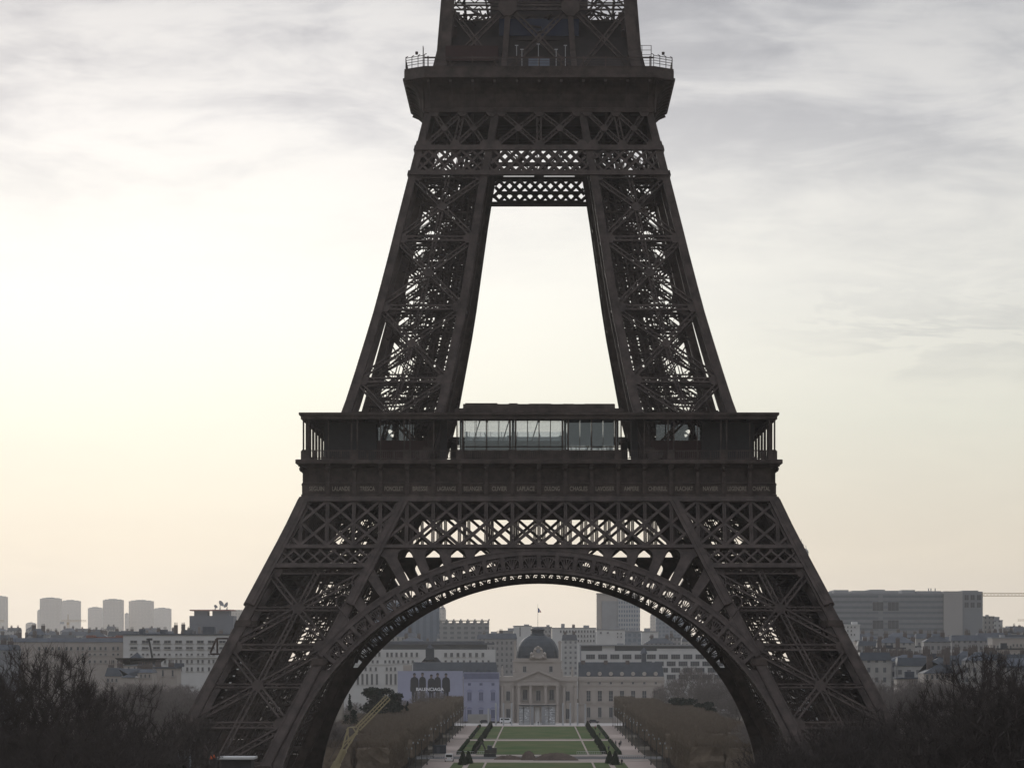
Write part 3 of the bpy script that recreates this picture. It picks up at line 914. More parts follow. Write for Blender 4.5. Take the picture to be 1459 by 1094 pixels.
def shaft_mesh():
    mb = MB()
    z0, z1 = 117.4, 131.5
    Z = [117.4, 120.4, 124, 127.5, 131.5]
    n = Vector((0, -1, .1))
    def E(f, z, sd=-1.0):
        h, w = Hf(z), Wf(z); return Vector((f(h, w), -h, z))
    for i in range(4):
        a, b = Z[i], Z[i + 1]
        for fx in (lambda h, w: -h + .7, lambda h, w: h - .7): mb.bar(E(fx, a), E(fx, b), 1.5, 1.2, n)
        for fx in (lambda h, w: -w + .1, lambda h, w: w - .1): mb.bar(E(fx, a), E(fx, b), .85, .9, n)
    for lo, hi in ((117.0, 127.3), (127.3, 137)):
        hi_ = min(hi, 131.5); f = (hi_ - lo) / (hi - lo)
        for A, B in ((lambda z: -Hf(z) + .8, lambda z: -Wf(z) - .2), (lambda z: -Wf(z) + .2, lambda z: Wf(z) - .2), (lambda z: Wf(z) + .2, lambda z: Hf(z) - .8)):
            for P, Q in ((A, B), (B, A)):
                p = Vector((P(lo), -Hf(lo), lo)); q = Vector((Q(hi), -Hf(hi), hi)); q = p.lerp(q, f)
                girder(mb, p, q, n, .85, .3)
    girder(mb, (-Hf(127.3), -Hf(127.3), 127.3), (Hf(127.3), -Hf(127.3), 127.3), n, .9, .4)
    for x in (-Wf(127.3), Wf(127.3)): gusset(mb, (x, -Hf(127.3) - .3, 127.3), n, 1.5, .6)
    # machinery lattice inside, seen against the sky at the top
    for i in range(40):
        p = Vector((R.uniform(-12, 12), R.uniform(-12, 12), R.uniform(124.5, 129)))
        mb.bar(p, p + Vector((R.uniform(-3, 3), R.uniform(-3, 3), R.uniform(-1.5, 2.5))), .28, .2)
    for z in (126.2, 128.9): girder(mb, (-12.8, -11.5, z), (12.8, -11.5, z), (0, -1, 0), 1.0, .3, .2)
    return mb
sh_me = shaft_mesh().mesh('upper_shaft', IRON)
for k in range(4): ob('upper_shaft', sh_me, tower, None, k * math.pi / 2)
slab2 = MB(); ring_deck(slab2, 16.0, 3.5, 110.9, 112.2)
for k in range(-4, 5):
    slab2.box(k * 3.4 - .2, k * 3.4 + .2, -16, 16, 109.3, 110.9); slab2.box(-16, 16, k * 3.4 - .2, k * 3.4 + .2, 109.35, 110.85)
slab2.build('second_floor_deck', IRON, tower)
#@@REST
# ------------------------------------------------------------------ ground, paths, lawns
def Y(d): return d - CD
EARTH = mat('trampled_earth', (0.10, 0.088, 0.072), 0.95, 0, 0.3, 0.06, spec=0.0)
GRAVEL = mat('pale_gravel', (0.36, 0.30, 0.265), 0.95, 0, 0.12, 0.25, bump=0.1, spec=0.0)
PAVE = mat('pale_paving', (0.46, 0.43, 0.40), 0.9, 0, 0.08, 0.2, spec=0.0)
GRASS = mat('mown_grass', (0.058, 0.096, 0.040), 0.9, 0, 0, 0.09, (0.115, 0.120, 0.062), stretch=(1, .4, 1), bump=0.2, spec=0.0)
SOIL = mat('dug_soil', (0.085, 0.066, 0.055), 0.95, 0, 0.3, 0.5, bump=0.4, spec=0.0)
ASPH = mat('asphalt', (0.11, 0.108, 0.105), 0.9, 0, 0.15, 0.3, spec=0.0)
KERB = mat('kerb_stone', (0.40, 0.38, 0.35), 0.85, 0, 0.1, 1.0)
def sheet(name, x0, x1, d0, d1, z, m, th=None):
    mb = MB()
    if th: mb.box(x0, x1, Y(d0), Y(d1), z - th, z)
    else: mb.add([(x0, Y(d0), z), (x1, Y(d0), z), (x1, Y(d1), z), (x0, Y(d1), z)], [(0, 1, 2, 3)])
    return tag(mb.build(name, m), kind='structure')
gm = MB()
nx = 24
gm.add([(-4200 + 8400 * i / nx, Y(-60 + 10400 * j / nx), 0.0) for j in range(nx + 1) for i in range(nx + 1)],
       [(j * (nx + 1) + i, j * (nx + 1) + i + 1, (j + 1) * (nx + 1) + i + 1, (j + 1) * (nx + 1) + i) for j in range(nx) for i in range(nx)])
tag(gm.build('ground', EARTH), kind='structure')
sheet('gravel_alley', -29.6, 29.6, 650, 1465, 0.03, GRAVEL)
sheet('forecourt', -75, 75, 1465, 1519, 0.03, PAVE)
sheet('cross_road', -110, 110, 1007, 1035, 0.06, ASPH)
for d in (1044.5, 1238, 990): sheet('kerb', -29.5, 29.5, d, d + .6, 0.18, KERB, 0.15)
def lawn(d0, d1):
    for x0, x1 in ((-13.7, 13.7), (-18.0, -14.3), (14.3, 18.0), (-22.4, -19.4), (19.4, 22.4)):
        sheet('lawn', x0, x1, d0, d1, 0.12, GRASS, 0.1)
    for k in range(5):
        pass
lawn(1052, 1212); lawn(1236, 1446); lawn(720, 975)
EDGE = mat('dark_hedge_leaf', (0.018, 0.032, 0.016), 0.9, 0, 0.35, 0.8, spec=0.0)
def low_hedge(x0, d0, d1):
    mb = MB(); n = int((d1 - d0) / 3)
    for i in range(n):
        a = d0 + (d1 - d0) * i / n; b = d0 + (d1 - d0) * (i + 1) / n
        h = .85 + R.uniform(-.1, .1)
        mb.hexa([(x0 - .5, Y(a), .03), (x0 + .5, Y(a), .03), (x0 + .5, Y(b), .03), (x0 - .5, Y(b), .03),
                 (x0 - .4 + R.uniform(-.06, .06), Y(a), h), (x0 + .4, Y(a), h), (x0 + .4, Y(b), h + R.uniform(-.08, .08)), (x0 - .4, Y(b), h)])
    for i in range(int((d1 - d0) * 5)):
        p = Vector((x0 + R.uniform(-.5, .5), Y(R.uniform(d0, d1)), R.uniform(.2, 1.0))); e = Vector((R.uniform(-1, 1), R.uniform(-1, 1), R.uniform(-1, 1))) * .16; g = Vector((R.uniform(-1, 1), R.uniform(-1, 1), R.uniform(-1, 1))) * .16
        mb.add([p, p + e, p + g], [(0, 1, 2)])
    return mb
HED = 'low dark clipped hedge edging the %s side of the %s lawn panel'
for sgn, sn in ((-1, 'left'), (1, 'right')):
    for d0, d1, pn in ((1052, 1212, 'nearer long'), (1236, 1446, 'far')):
        o = low_hedge(sgn * 23.0, d0, d1).build('clipped_hedge', EDGE)
        tag(o, HED % (sn, pn), 'hedge', 'low hedges along the lawn')

# cone-shaped yews in rows beside the lawn
YEW = mat('yew_leaf', (0.013, 0.024, 0.013), 0.9, 0, 0.4, 1.2, spec=0.0)
def yew_mesh(seed):
    r = random.Random(seed); mb = MB()
    prof = [(1.5, .05), (1.75, .6), (1.45, 1.8), (.95, 3.2), (.45, 4.4), (.05, 5.0)]
    mb.lathe([(a * .9, z) for a, z in prof], (0, 0, 0), 10)
    for i in range(900):
        z = r.uniform(0, 5.0); rr = 1.8 * (1 - z / 5.15) ** .9 + .1; t = r.uniform(0, 6.28)
        p = Vector((rr * math.cos(t), rr * math.sin(t), z))
        e = Vector((r.uniform(-1, 1), r.uniform(-1, 1), r.uniform(-.3, 1))) * .3; g = Vector((r.uniform(-1, 1), r.uniform(-1, 1), r.uniform(-.5, 1))) * .25
        mb.add([p - e * .4, p + e, p + g], [(0, 1, 2)])
    return mb.mesh('cone_yew', YEW)
yews = [yew_mesh(1), yew_mesh(2)]
for sgn in (-1, 1):
    for i in range(58):
        d = 1056 + i * 6.8
        if 1208 < d < 1238: continue
        o = ob('cone_yew', yews[i % 2], None, (sgn * 18.7 + R.uniform(-.15, .15), Y(d), .03), R.uniform(0, 6), R.uniform(.40, .48))
        tag(o, 'dark cone-clipped yew in the rows flanking the lawn', 'yew', 'cone yews beside the lawn')
    for d, s in ((966, .66), (978, .55), (955, .72)):
        o = ob('cone_yew', yews[0], None, (sgn * (18.4 if d != 955 else 19.6), Y(d), .03), R.uniform(0, 6), s)
        tag(o, 'dark cone-clipped yew at the %s near corner before the cross road' % ('left' if sgn < 0 else 'right'), 'yew', 'corner yews on the %s side of the near lawn' % ('left' if sgn < 0 else 'right'))

# ------------------------------------------------------------------ trees
BARK = mat('dark_bark', (0.075, 0.064, 0.056), 0.95, 0, 0.25, 1.5, spec=0.0)
TWIG = mat('bare_twigs', (0.072, 0.062, 0.057), 0.95, 0, 0.25, 0.8, spec=0.0)
PLANE = mat('clipped_plane_twigs', (0.150, 0.120, 0.090), 0.95, 0, 0.3, 0.5, spec=0.0)
LEAF = mat('evergreen_leaf', (0.014, 0.024, 0.018), 0.9, 0, 0.4, 0.6, spec=0.0)
IVY = mat('ivy_leaf', (0.018, 0.024, 0.014), 0.9, 0, 0.4, 0.5, spec=0.0)
def bare_tree(seed, H, rx, zb, trunk_h, N, ntw, lean=0.0, lumps=5):
    # limbs grown towards points spread through a lumpy dome, thick where many twigs meet
    r = random.Random(seed); tr, cr = MB(), MB()
    lob = [(r.uniform(-.55, .55) * rx, r.uniform(-.55, .55) * rx, r.uniform(.35, .8), r.uniform(.5, .72)) for _ in range(lumps)] + [(0, 0, .62, .78)]
    pts = []
    while len(pts) < N:
        if r.random() < .42:          # outer shell of the dome
            d = Vector((r.gauss(0, 1), r.gauss(0, 1), abs(r.gauss(0, .9)))).normalized()
            k = r.uniform(.78, 1.0) * (1 + .10 * math.sin(3 * math.atan2(d.y, d.x) + seed) + .06 * math.sin(7 * d.x + 5 * d.z + seed))
            mid = zb + (H - zb) * .42
            pts.append(Vector((d.x * rx * k, d.y * rx * k, min(H, mid + d.z * (H - mid) * min(1.0, k)))))
            continue
        cx, cy, fz, fr = r.choice(lob)
        d = Vector((r.gauss(0, 1), r.gauss(0, 1), r.gauss(0, 1))).normalized() * (r.random() ** .42)
        hz = (H - zb)
        p = Vector((cx + d.x * rx * fr, cy + d.y * rx * fr, zb + hz * fz + d.z * hz * fr * .55))
        if p.z < zb or p.z > H: continue
        pts.append(p)
    base = Vector((lean, 0, trunk_h))
    pts.sort(key=lambda p: (p - base).length + r.uniform(-1.2, 1.2))
    nodes = np.zeros((N * 6 + 40, 3)); plen = np.zeros(N * 6 + 40); par = []
    n = 0
    for k in range(7):
        f = k / 6
        nodes[n] = (lean * f * f + r.uniform(-.12, .12) * (k > 0), r.uniform(-.12, .12) * (k > 0), -.1 + (trunk_h + .1) * f); par.append(n - 1); plen[n] = 0; n += 1
    lo = 4
    leaves = []
    for p in pts:
        a = np.array(p); dd = np.sqrt(((nodes[lo:n] - a) ** 2).sum(1))
        dz = np.maximum(0, nodes[lo:n, 2] - a[2])           # branches rise, they seldom hang
        b = lo + int(np.argmin(dd + .22 * plen[lo:n] + 1.1 * dz))
        q = Vector(nodes[b]); L = (p - q).length; m = max(1, min(5, int(L / 1.1)))
        prev = b; side = Vector((r.gauss(0, 1), r.gauss(0, 1), r.gauss(0, .4))) * (.09 * L)
        for i in range(1, m + 1):
            f = i / m; w = q.lerp(p, f) + side * (4 * f * (1 - f)) + Vector((0, 0, -.10 * L * 4 * f * (1 - f) * .4))
            if n >= len(nodes): break
            nodes[n] = w; plen[n] = plen[prev] + L / m; par.append(prev); prev = n; n += 1
        leaves.append(prev)
    ex = 2.25; rad_ = np.zeros(n)
    for l in leaves: rad_[l] += .017 ** ex
    for i in range(n - 1, 0, -1):
        if rad_[i] == 0: rad_[i] = .014 ** ex
        rad_[par[i]] += rad_[i] if par[i] >= 0 else 0
    rad_ = rad_ ** (1 / ex)
    for i in range(1, n):
        p, q = nodes[par[i]], nodes[i]; rb = rad_[i]; ra = min(rad_[par[i]], rb * 1.35)
        mb = tr if rb > .10 else cr
        mb.tube(p, q, ra, rb, 7 if rb > .2 else 5 if rb > .08 else 3)
    top = Vector((0, 0, zb + (H - zb) * .35))
    for l in leaves:
        q = Vector(nodes[l]); o_ = (q - top).normalized()
        for k in range(ntw):
            e = (o_ * .75 + Vector((r.gauss(0, .55), r.gauss(0, .55), r.gauss(.3, .45)))).normalized() * r.uniform(.35, 1.15)
            w = e.cross(Vector((r.gauss(0, 1), r.gauss(0, 1), r.gauss(0, 1)))).normalized() * .0125
            b = q - o_ * r.uniform(0, .6)
            cr.add([b - w, b + w, b + e + w * .3, b + e - w * .3], [(0, 1, 2, 3)])
    zs_ = sorted(v[2] for v in cr.v)
    return tr.mesh('trunk', BARK), cr.mesh('crown', TWIG), zs_[int(len(zs_) * .998)]
BT = [bare_tree(11, 26, 7.6, 7.5, 6.5, 1700, 20), bare_tree(23, 26, 5.8, 8.5, 8.0, 1250, 19, .8), bare_tree(37, 24, 7.4, 6.5, 5.5, 1500, 19, -.6), bare_tree(51, 20, 5.6, 5.0, 4.5, 1000, 16, .3)]
HAZE_TWIG = mat('haze_pale_twigs', (0.19, 0.168, 0.155), 0.95, 0, 0.2, 0.8, spec=0.0)  # distant haze put into the colour: lighter copy for twigs and bark
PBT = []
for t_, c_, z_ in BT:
    c2 = c_.copy(); c2.materials.clear(); c2.materials.append(HAZE_TWIG); t2 = t_.copy(); t2.materials.clear(); t2.materials.append(HAZE_TWIG); PBT.append((t2, c2, z_))
def place_bare(u, vt, d, k, label, group=None, wide=1.0):
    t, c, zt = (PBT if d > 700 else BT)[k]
    h = Z_(vt, d); s = h / zt
    o = thing('bare_tree', label, 'tree', (X_(u, d), Y(d), 0), R.uniform(0, 6.28), group, (s * wide, s * wide, s))
    ob('trunk', t, o); ob('crown', c, o)
    return o
FG = [(56, 922, 300, 0, 'tall broad bare tree, its twig crown rising highest at the left edge', 1.0), (-22, 960, 330, 2, 'bare tree cut by the left picture edge beside the tallest crown', 1.0), (148, 972, 325, 1, 'bare tree with rounded crown just right of the tallest left tree', 1.0),
      (212, 1036, 300, 3, 'lower dark bare tree between the left trees and the tower foot', 1.1), (262, 1012, 420, 3, 'bare tree whose branches cross the foot of the left tower leg', .9), (104, 1028, 260, 2, 'dark bushy bare tree low before the tallest left crown', 1.1),
      (1396, 928, 300, 1, 'tall bare tree with forked trunk, highest of the right trees', 1.1), (1462, 950, 290, 0, 'bare tree cut by the right picture edge', 1.0), (1298, 996, 330, 2, 'broad dome-shaped dark bare tree right of the tower foot', 1.0), (1238, 1018, 370, 3, 'dark bare tree crossing the foot of the right tower leg', 1.05),
      (1182, 1032, 330, 0, 'low dark bare tree before the right tower leg', 1.0), (1350, 1022, 290, 3, 'dark bare tree between the dome-shaped and the tallest right tree', 1.1), (1138, 1052, 310, 2, 'low bare tree in front of the right arch springing', 1.0)]
for u, vt, d, k, lab, w in FG: place_bare(u, vt, d, k, lab, None, w)
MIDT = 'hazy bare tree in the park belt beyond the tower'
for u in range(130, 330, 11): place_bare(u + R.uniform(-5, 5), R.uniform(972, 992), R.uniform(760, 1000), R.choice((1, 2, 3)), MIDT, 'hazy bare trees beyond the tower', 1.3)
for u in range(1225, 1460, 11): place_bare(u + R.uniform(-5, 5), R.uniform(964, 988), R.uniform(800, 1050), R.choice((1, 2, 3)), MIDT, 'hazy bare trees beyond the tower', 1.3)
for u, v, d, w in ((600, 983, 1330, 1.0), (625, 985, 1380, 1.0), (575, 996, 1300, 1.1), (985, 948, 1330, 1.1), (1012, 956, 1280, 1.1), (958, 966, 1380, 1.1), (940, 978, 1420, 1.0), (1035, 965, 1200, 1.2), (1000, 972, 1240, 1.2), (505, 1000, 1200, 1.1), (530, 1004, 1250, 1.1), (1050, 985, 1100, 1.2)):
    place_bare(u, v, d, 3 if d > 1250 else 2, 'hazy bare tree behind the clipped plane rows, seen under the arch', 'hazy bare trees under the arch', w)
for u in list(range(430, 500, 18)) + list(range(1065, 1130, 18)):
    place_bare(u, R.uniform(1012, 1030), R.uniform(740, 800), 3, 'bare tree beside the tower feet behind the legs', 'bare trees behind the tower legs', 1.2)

def leaf_cloud(seed, blobs, n, sz, m, name):
    r = random.Random(seed); mb = MB()
    for (c, rx, rz) in blobs:
        c = Vector(c)
        for i in range(n):
            d = Vector((r.gauss(0, 1), r.gauss(0, 1), r.gauss(0, 1))).normalized() * (r.random() ** .4)
            p = c + Vector((d.x * rx, d.y * rx, d.z * rz))
            e = Vector((r.uniform(-1, 1), r.uniform(-1, 1), r.uniform(-1, 1))) * sz; g = Vector((r.uniform(-1, 1), r.uniform(-1, 1), r.uniform(-1, 1))) * sz
            mb.add([p - e, p + g, p + e, p - g], [(0, 1, 2, 3)])
    return mb.mesh(name, m)
def spruce(seed, H, w):
    r = random.Random(seed); bl = []
    n = 13
    for i in range(n):
        f = i / (n - 1); z = H * (.12 + .85 * f); rr = w * (1 - f) ** .8 + .25
        m = max(1, int(5 * (1 - f)) + 1)
        for j in range(m):
            t = r.uniform(0, 6.28)
            bl.append(((rr * .6 * math.cos(t), rr * .6 * math.sin(t), z), rr * .55, H * .05))
    return leaf_cloud(seed, bl, 90, .22, LEAF, 'crown')
def cedar(seed, H, w):
    r = random.Random(seed); bl = []
    for i in range(26):
        f = r.random(); t = r.uniform(0, 6.28); rr = w * math.sqrt(r.random()) * (1 - .55 * f)
        bl.append(((rr * math.cos(t), rr * math.sin(t), H * (.3 + .65 * f)), w * .34, H * .06))
    return leaf_cloud(seed, bl, 200, .3, LEAF, 'crown')
def stem_mesh(h, r):
    mb = MB(); mb.tube((0, 0, -.1), (0.1, 0, h), r, r * .4, 7); return mb.mesh('trunk', BARK)
def evergreen(name, label, u, vt, d, me, H, r):
    s = Z_(vt, d) / H
    o = thing(name, label, 'tree', (X_(u, d), Y(d), 0), R.uniform(0, 6), None, s)
    ob('trunk', stem_mesh(H * .8, r), o); ob('crown', me, o)
evergreen('spruce_tree', 'dark pointed spruce left of the yellow crane jib', 499, 990, 930, spruce(3, 17, 3.2), 17, .25)
evergreen('cedar_tree', 'dark spreading evergreen behind the tip of the crane jib', 536, 978, 1060, cedar(5, 16, 6.0), 16, .35)
evergreen('cedar_tree', 'dark rounded evergreen just right of the crane jib tip', 566, 987, 1080, cedar(9, 15, 5.0), 15, .35)
evergreen('spruce_tree', 'small dark evergreen right of the two rounded evergreens', 580, 1000, 1120, spruce(13, 12, 2.2), 12, .2)
evergreen('cedar_tree', 'dark low evergreen below the bare trees at the right of the arch', 974, 994, 1220, cedar(15, 13, 7.0), 13, .35)
evergreen('cedar_tree', 'dark evergreen clump near the right inner arch edge', 1008, 1000, 1180, cedar(17, 12, 5.0), 12, .3)
def ivy_tree(seed, H, w):
    r = random.Random(seed); bl = []
    for i in range(34):
        f = r.random(); t = r.uniform(0, 6.28); rr = w * math.sqrt(r.random()) * (1 - .5 * f * f)
        bl.append(((rr * math.cos(t), rr * math.sin(t), H * (.08 + .82 * f)), w * .36, H * .09))
    return leaf_cloud(seed, bl, 170, .34, IVY, 'crown')
IV = [ivy_tree(21, 20, 6.5), ivy_tree(22, 20, 6.5)]
for i, (u, vt, d, lab) in enumerate(((30, 1040, 345, 'dark ivy-clad tree at the bottom left edge'), (112, 1054, 350, 'dark ivy-clad tree under the tallest left crown'), (185, 1074, 360, 'low dark ivy-clad tree left of the tower foot'), (240, 1082, 345, 'lowest dark ivy-clad tree nearest the left tower foot'),
                                     (1405, 1036, 350, 'dark ivy-clad tree at the bottom right edge'), (1340, 1056, 340, 'dark ivy-clad tree below the dome-shaped bare tree'), (1262, 1064, 350, 'low dark ivy-clad tree right of the tower foot'), (1190, 1076, 350, 'low dark ivy-clad tree before the right tower leg'), (1448, 1020, 365, 'dark ivy-clad tree cut by the right edge'))):
    s = Z_(vt, d) / 20.0
    o = thing('ivy_tree', lab, 'tree', (X_(u, d), Y(d), 0), i * 1.3, None, (s * 1.05, s * 1.05, s))
    ob('trunk', stem_mesh(15, .3), o); ob('crown', IV[i % 2], o)

# box-clipped plane trees
def plane_crown(seed):
    r = random.Random(seed); mb = MB()
    hx, hy, z0, z1 = 3.55, 5.0, 4.0, 10.5
    nx_, ny_, nz_ = 4, 6, 4
    # lumpy inner mass
    def q(i, j, k): return None
    g = {}
    for i in range(nx_ + 1):
        for j in range(ny_ + 1):
            for k in range(nz_ + 1):
                g[i, j, k] = (-hx * .93 + 2 * hx * .93 * i / nx_ + r.uniform(-.3, .3), -hy + 2 * hy * j / ny_ + r.uniform(-.2, .2), z0 + .5 + (z1 - z0 - 1.0) * k / nz_ + r.uniform(-.35, .3))
    idx = {}; vs = []
    def V(a):
        if a not in idx: idx[a] = len(vs); vs.append(g[a])
        return idx[a]
    fs = []
    for i in range(nx_):
        for j in range(ny_):
            fs.append((V((i, j, nz_)), V((i + 1, j, nz_)), V((i + 1, j + 1, nz_)), V((i, j + 1, nz_)))); fs.append((V((i, j, 0)), V((i, j + 1, 0)), V((i + 1, j + 1, 0)), V((i + 1, j, 0))))
    for i in range(nx_):
        for k in range(nz_):
            fs.append((V((i, 0, k)), V((i + 1, 0, k)), V((i + 1, 0, k + 1)), V((i, 0, k + 1)))); fs.append((V((i, ny_, k)), V((i, ny_, k + 1)), V((i + 1, ny_, k + 1)), V((i + 1, ny_, k))))
    for j in range(ny_):
        for k in range(nz_):
            fs.append((V((0, j, k)), V((0, j, k + 1)), V((0, j + 1, k + 1)), V((0, j + 1, k)))); fs.append((V((nx_, j, k)), V((nx_, j + 1, k)), V((nx_, j + 1, k + 1)), V((nx_, j, k + 1))))
    mb.add(vs, fs)
    for i in range(3800):
        f = r.randrange(6)
        p = Vector((r.uniform(-hx, hx), r.uniform(-hy, hy), r.uniform(z0, z1)))
        if f < 2: p.z = z1 - r.uniform(-.25, .5)
        elif f < 4: p.x = (hx if f == 2 else -hx) * r.uniform(.92, 1.0)
        else: p.y = (hy if f == 4 else -hy) * r.uniform(.93, 1.0)
        e = Vector((r.gauss(0, .35), r.gauss(0, .35), 1)).normalized() * r.uniform(.5, 1.25)
        w = Vector((r.uniform(-1, 1), r.uniform(-1, 1), 0)).normalized() * .035
        mb.add([p - w, p + w, p + e + w * .4, p + e - w * .4], [(0, 1, 2, 3)])
    return mb.mesh('crown', PLANE)
PC = [plane_crown(61), plane_crown(62), plane_crown(63)]
tm = MB(); tm.tube((0, 0, 0), (0, 0, 4.4), .24, .17, 6)
for a in range(4): tm.tube((0, 0, 3.4), (math.cos(a * 1.57) * 1.6, math.sin(a * 1.57) * 2, 5.0), .1, .07, 4)
TRK = tm.mesh('trunk', BARK)
for sgn in (-1, 1):
    for d0, d1, nr in ((1306, 1456, 2), (1144, 1264, 3), (1036, 1106, 3), (874, 1004, 3), (738, 842, 2)):
        n = int((d1 - d0) / 10.0)
        for i in range(n):
            for r_ in range(nr):
                if nr == 2 and r_ == 1 and i > n - 5: continue
                o = thing('plane_tree', 'bare plane tree clipped into a box in the long rows beside the lawn', 'tree', (sgn * (33.2 + r_ * 7.3) + R.uniform(-.2, .2), Y(d0 + 5 + i * 10.0), 0), math.pi if R.random() < .5 else 0.0,
                          'box-clipped plane trees along the lawn', (1, 1, R.uniform(.97, 1.04) - .02 * (r_ > 1)))
                ob('trunk', TRK, o); ob('crown', PC[(i + r_) % 3], o)

# ------------------------------------------------------------------ street lamps along the alleys
POST = mat('lamp_post_paint', (0.035, 0.036, 0.036), 0.6, 0, .1, 1.0)
LAMPG = mat('lamp_glass', (0.30, 0.31, 0.31), 0.25, 0, .1, 2.0)
lp = MB(); lp.lathe([(.18, 0), (.18, .5), (.09, .7), (.075, 7.4), (.06, 7.6)], (0, 0, 0), 8)
lp.bar((-.55, 0, 7.55), (.55, 0, 7.55), .07, .07); LP = lp.mesh('pole', POST)
lh = MB(); lh.lathe([(.06, 0), (.14, .08), (.17, .3), (.1, .4), (.03, .5)], (0, 0, 0), 8); LH = lh.mesh('lantern', LAMPG)
for sgn in (-1, 1):
    for d in (826, 868, 912, 958, 1015, 1075, 1112, 1150, 1158, 1196, 1240, 1282, 1322, 1366, 1410, 1450):
        o = thing('street_lamp', 'slim dark street lamp in the line along the clipped trees', 'street lamp', (sgn * 28.9, Y(d), 0.03), 0, 'street lamps along the alleys', R.uniform(.97, 1.05))
        ob('pole', LP, o)
        for e in (-.55, .55): ob('lantern', LH, o, (e, 0, 7.5))

# ------------------------------------------------------------------ buildings
CREAM = mat('cream_stone', (0.38, 0.34, 0.305), 0.85, 0, 0.08, 0.15)
WHITE = mat('white_render', (0.56, 0.55, 0.53), 0.8, 0, 0.06, 0.12)
ZINC = mat('zinc_roof', (0.085, 0.095, 0.11), 0.9, 0, 0.18, 0.3)
SLATE = mat('slate_roof', (0.042, 0.050, 0.060), 0.65, 0, 0.25, 0.35)
WGLASS = mat('dark_window', (0.06, 0.065, 0.075), 0.25, 0, 0.2, 0.3, spec=0.5)
FRAME = mat('window_frame', (0.34, 0.33, 0.31), 0.7)
BRICK = mat('red_brick', (0.25, 0.12, 0.09), 0.85, 0, 0.15, 0.5)
GREYC = mat('grey_concrete', (0.27, 0.275, 0.285), 0.85, 0, 0.1, 0.1)
CHIM = mat('chimney_brick', (0.12, 0.10, 0.09), 0.9, 0, .2, 1.0)
WC = {}
def window_me(w, h, sill=True, pan=2, fm=None, gm_=None):
    key = (round(w, 2), round(h, 2), sill, pan, fm, gm_)
    if key in WC: return WC[key]
    mb = MB(); f = min(.14, w * .12)
    for a, b, c, d in ((-w / 2, -w / 2 + f, 0, h), (w / 2 - f, w / 2, 0, h)): mb.box(a, b, -.12, .05, c, d)
    for c, d in ((0, f), (h - f, h)): mb.box(-w / 2 + f, w / 2 - f, -.12, .05, c, d)
    for k in range(1, pan): x = -w / 2 + w * k / pan; mb.box(x - f / 3, x + f / 3, -.10, .04, f, h - f)
    if sill: mb.box(-w / 2 - .15, w / 2 + .15, -.3, .03, -.2, -.02)
    mb.mi = 1; mb.box(-w / 2 + f, w / 2 - f, -.045, .03, f, h - f)
    WC[key] = mb.mesh('window', [fm or FRAME, gm_ or WGLASS]); return WC[key]
def put_windows(root, X0, us, v0, v1, d, wpx, zb=0, **k):
    s = d / F
    me = window_me(wpx * s, (v1 - v0) * s, **k)
    for u in us: ob('window', me, root, (X_(u, d) - X0, -.02, Z_(v1, d)))
def rng(a, b, n): return [a + (b - a) * i / (n - 1) for i in range(n)]

# --- domed military school
DE = 1520.0; se = DE / F
school = thing('domed_palace', 'long stone palace with dark square dome, columned portico and clock beyond the lawn', 'palace', (X_(767, DE), Y(DE), 0))
def EX(u): return (u - 767) * se
def EZ(v): return HC - (v - HV) * se
xs_ = EX(824)
w = MB()
w.box(EX(712), EX(822), 0, 22, 0, EZ(970)); w.box(EX(710.5), EX(823.5), -.5, 22.5, EZ(970), EZ(967)); w.box(EX(711.5), EX(822.5), -.25, 22, EZ(967), EZ(963))
w.box(EX(731), EX(800), 1.0, 20, EZ(963), EZ(943)); w.box(EX(729.5), EX(801.5), .6, 20.5, EZ(943), EZ(941)); w.box(EX(732), EX(799), 1.2, 20, EZ(941), EZ(937.5))
w.box(EX(731), EX(800), -.3, .99, EZ(963), EZ(958))
w.build('central_wall', CREAM, school)
p_ = MB()
p_.box(EX(737), EX(797), -2.9, -.02, EZ(976), EZ(969.8)); p_.box(EX(735.5), EX(798.5), -3.2, -.3, EZ(969.8), EZ(968))
tri = [(EX(735.5), EZ(968)), (EX(798.5), EZ(968)), (EX(767), EZ(955))]
p_.prism(tri, lambda a, b, o: Vector((a, -3.2 + o, b)), 0.3, 2.8)
for (a, b) in ((tri[0], tri[2]), (tri[2], tri[1])): p_.bar((a[0], -3.0, a[1]), (b[0], -3.3, b[1]), .7, 1.5)
p_.box(EX(737), EX(797), -3.0, -.02, EZ(1003.5), EZ(1002))
p_.build('portico', CREAM, school)
def column(h, r):
    mb = MB(); mb.lathe([(r * 1.35, 0), (r * 1.35, .3), (r, .5), (r * .98, h * .4), (r * .85, h - .9), (r * 1.2, h - .3), (r * 1.3, h)], (0, 0, 0), 12); return mb.mesh('column', CREAM)
cm = column(EZ(976) - 0.02, .72)
for u in (739.5, 756, 777.5, 794): ob('column', cm, school, (EX(u), -2.1, 0))
for u in (715.5, 731, 803.5, 820): ob('column', cm, school, (EX(u), -.5, 0))
for u, v0, v1, wp in ((724, 984, 998, 6), (809, 984, 998, 6), (724, 1009, 1024, 6), (809, 1009, 1024, 6), (748, 982, 997, 7), (767, 983, 998, 7), (786, 982, 997, 7), (748, 1007, 1026, 7), (786, 1007, 1026, 7)):
    put_windows(school, school.location.x, [u], v0, v1, DE, wp)
for u in (747.5, 785): ob('window', window_me(5.2 * se, 8.8 * se), school, (EX(u), .98, EZ(957.3)))
dm = MB()
dm.lathe([(9.0, 0), (8.95, 1.2), (8.7, 3.0), (8.1, 4.9), (7.1, 6.7), (5.9, 8.0), (4.4, 9.0), (3.1, 9.5)], (EX(766), 10.5, EZ(937.5)), 40, .55)
dm.build('dome', SLATE, school, smooth=False)
lt = MB()
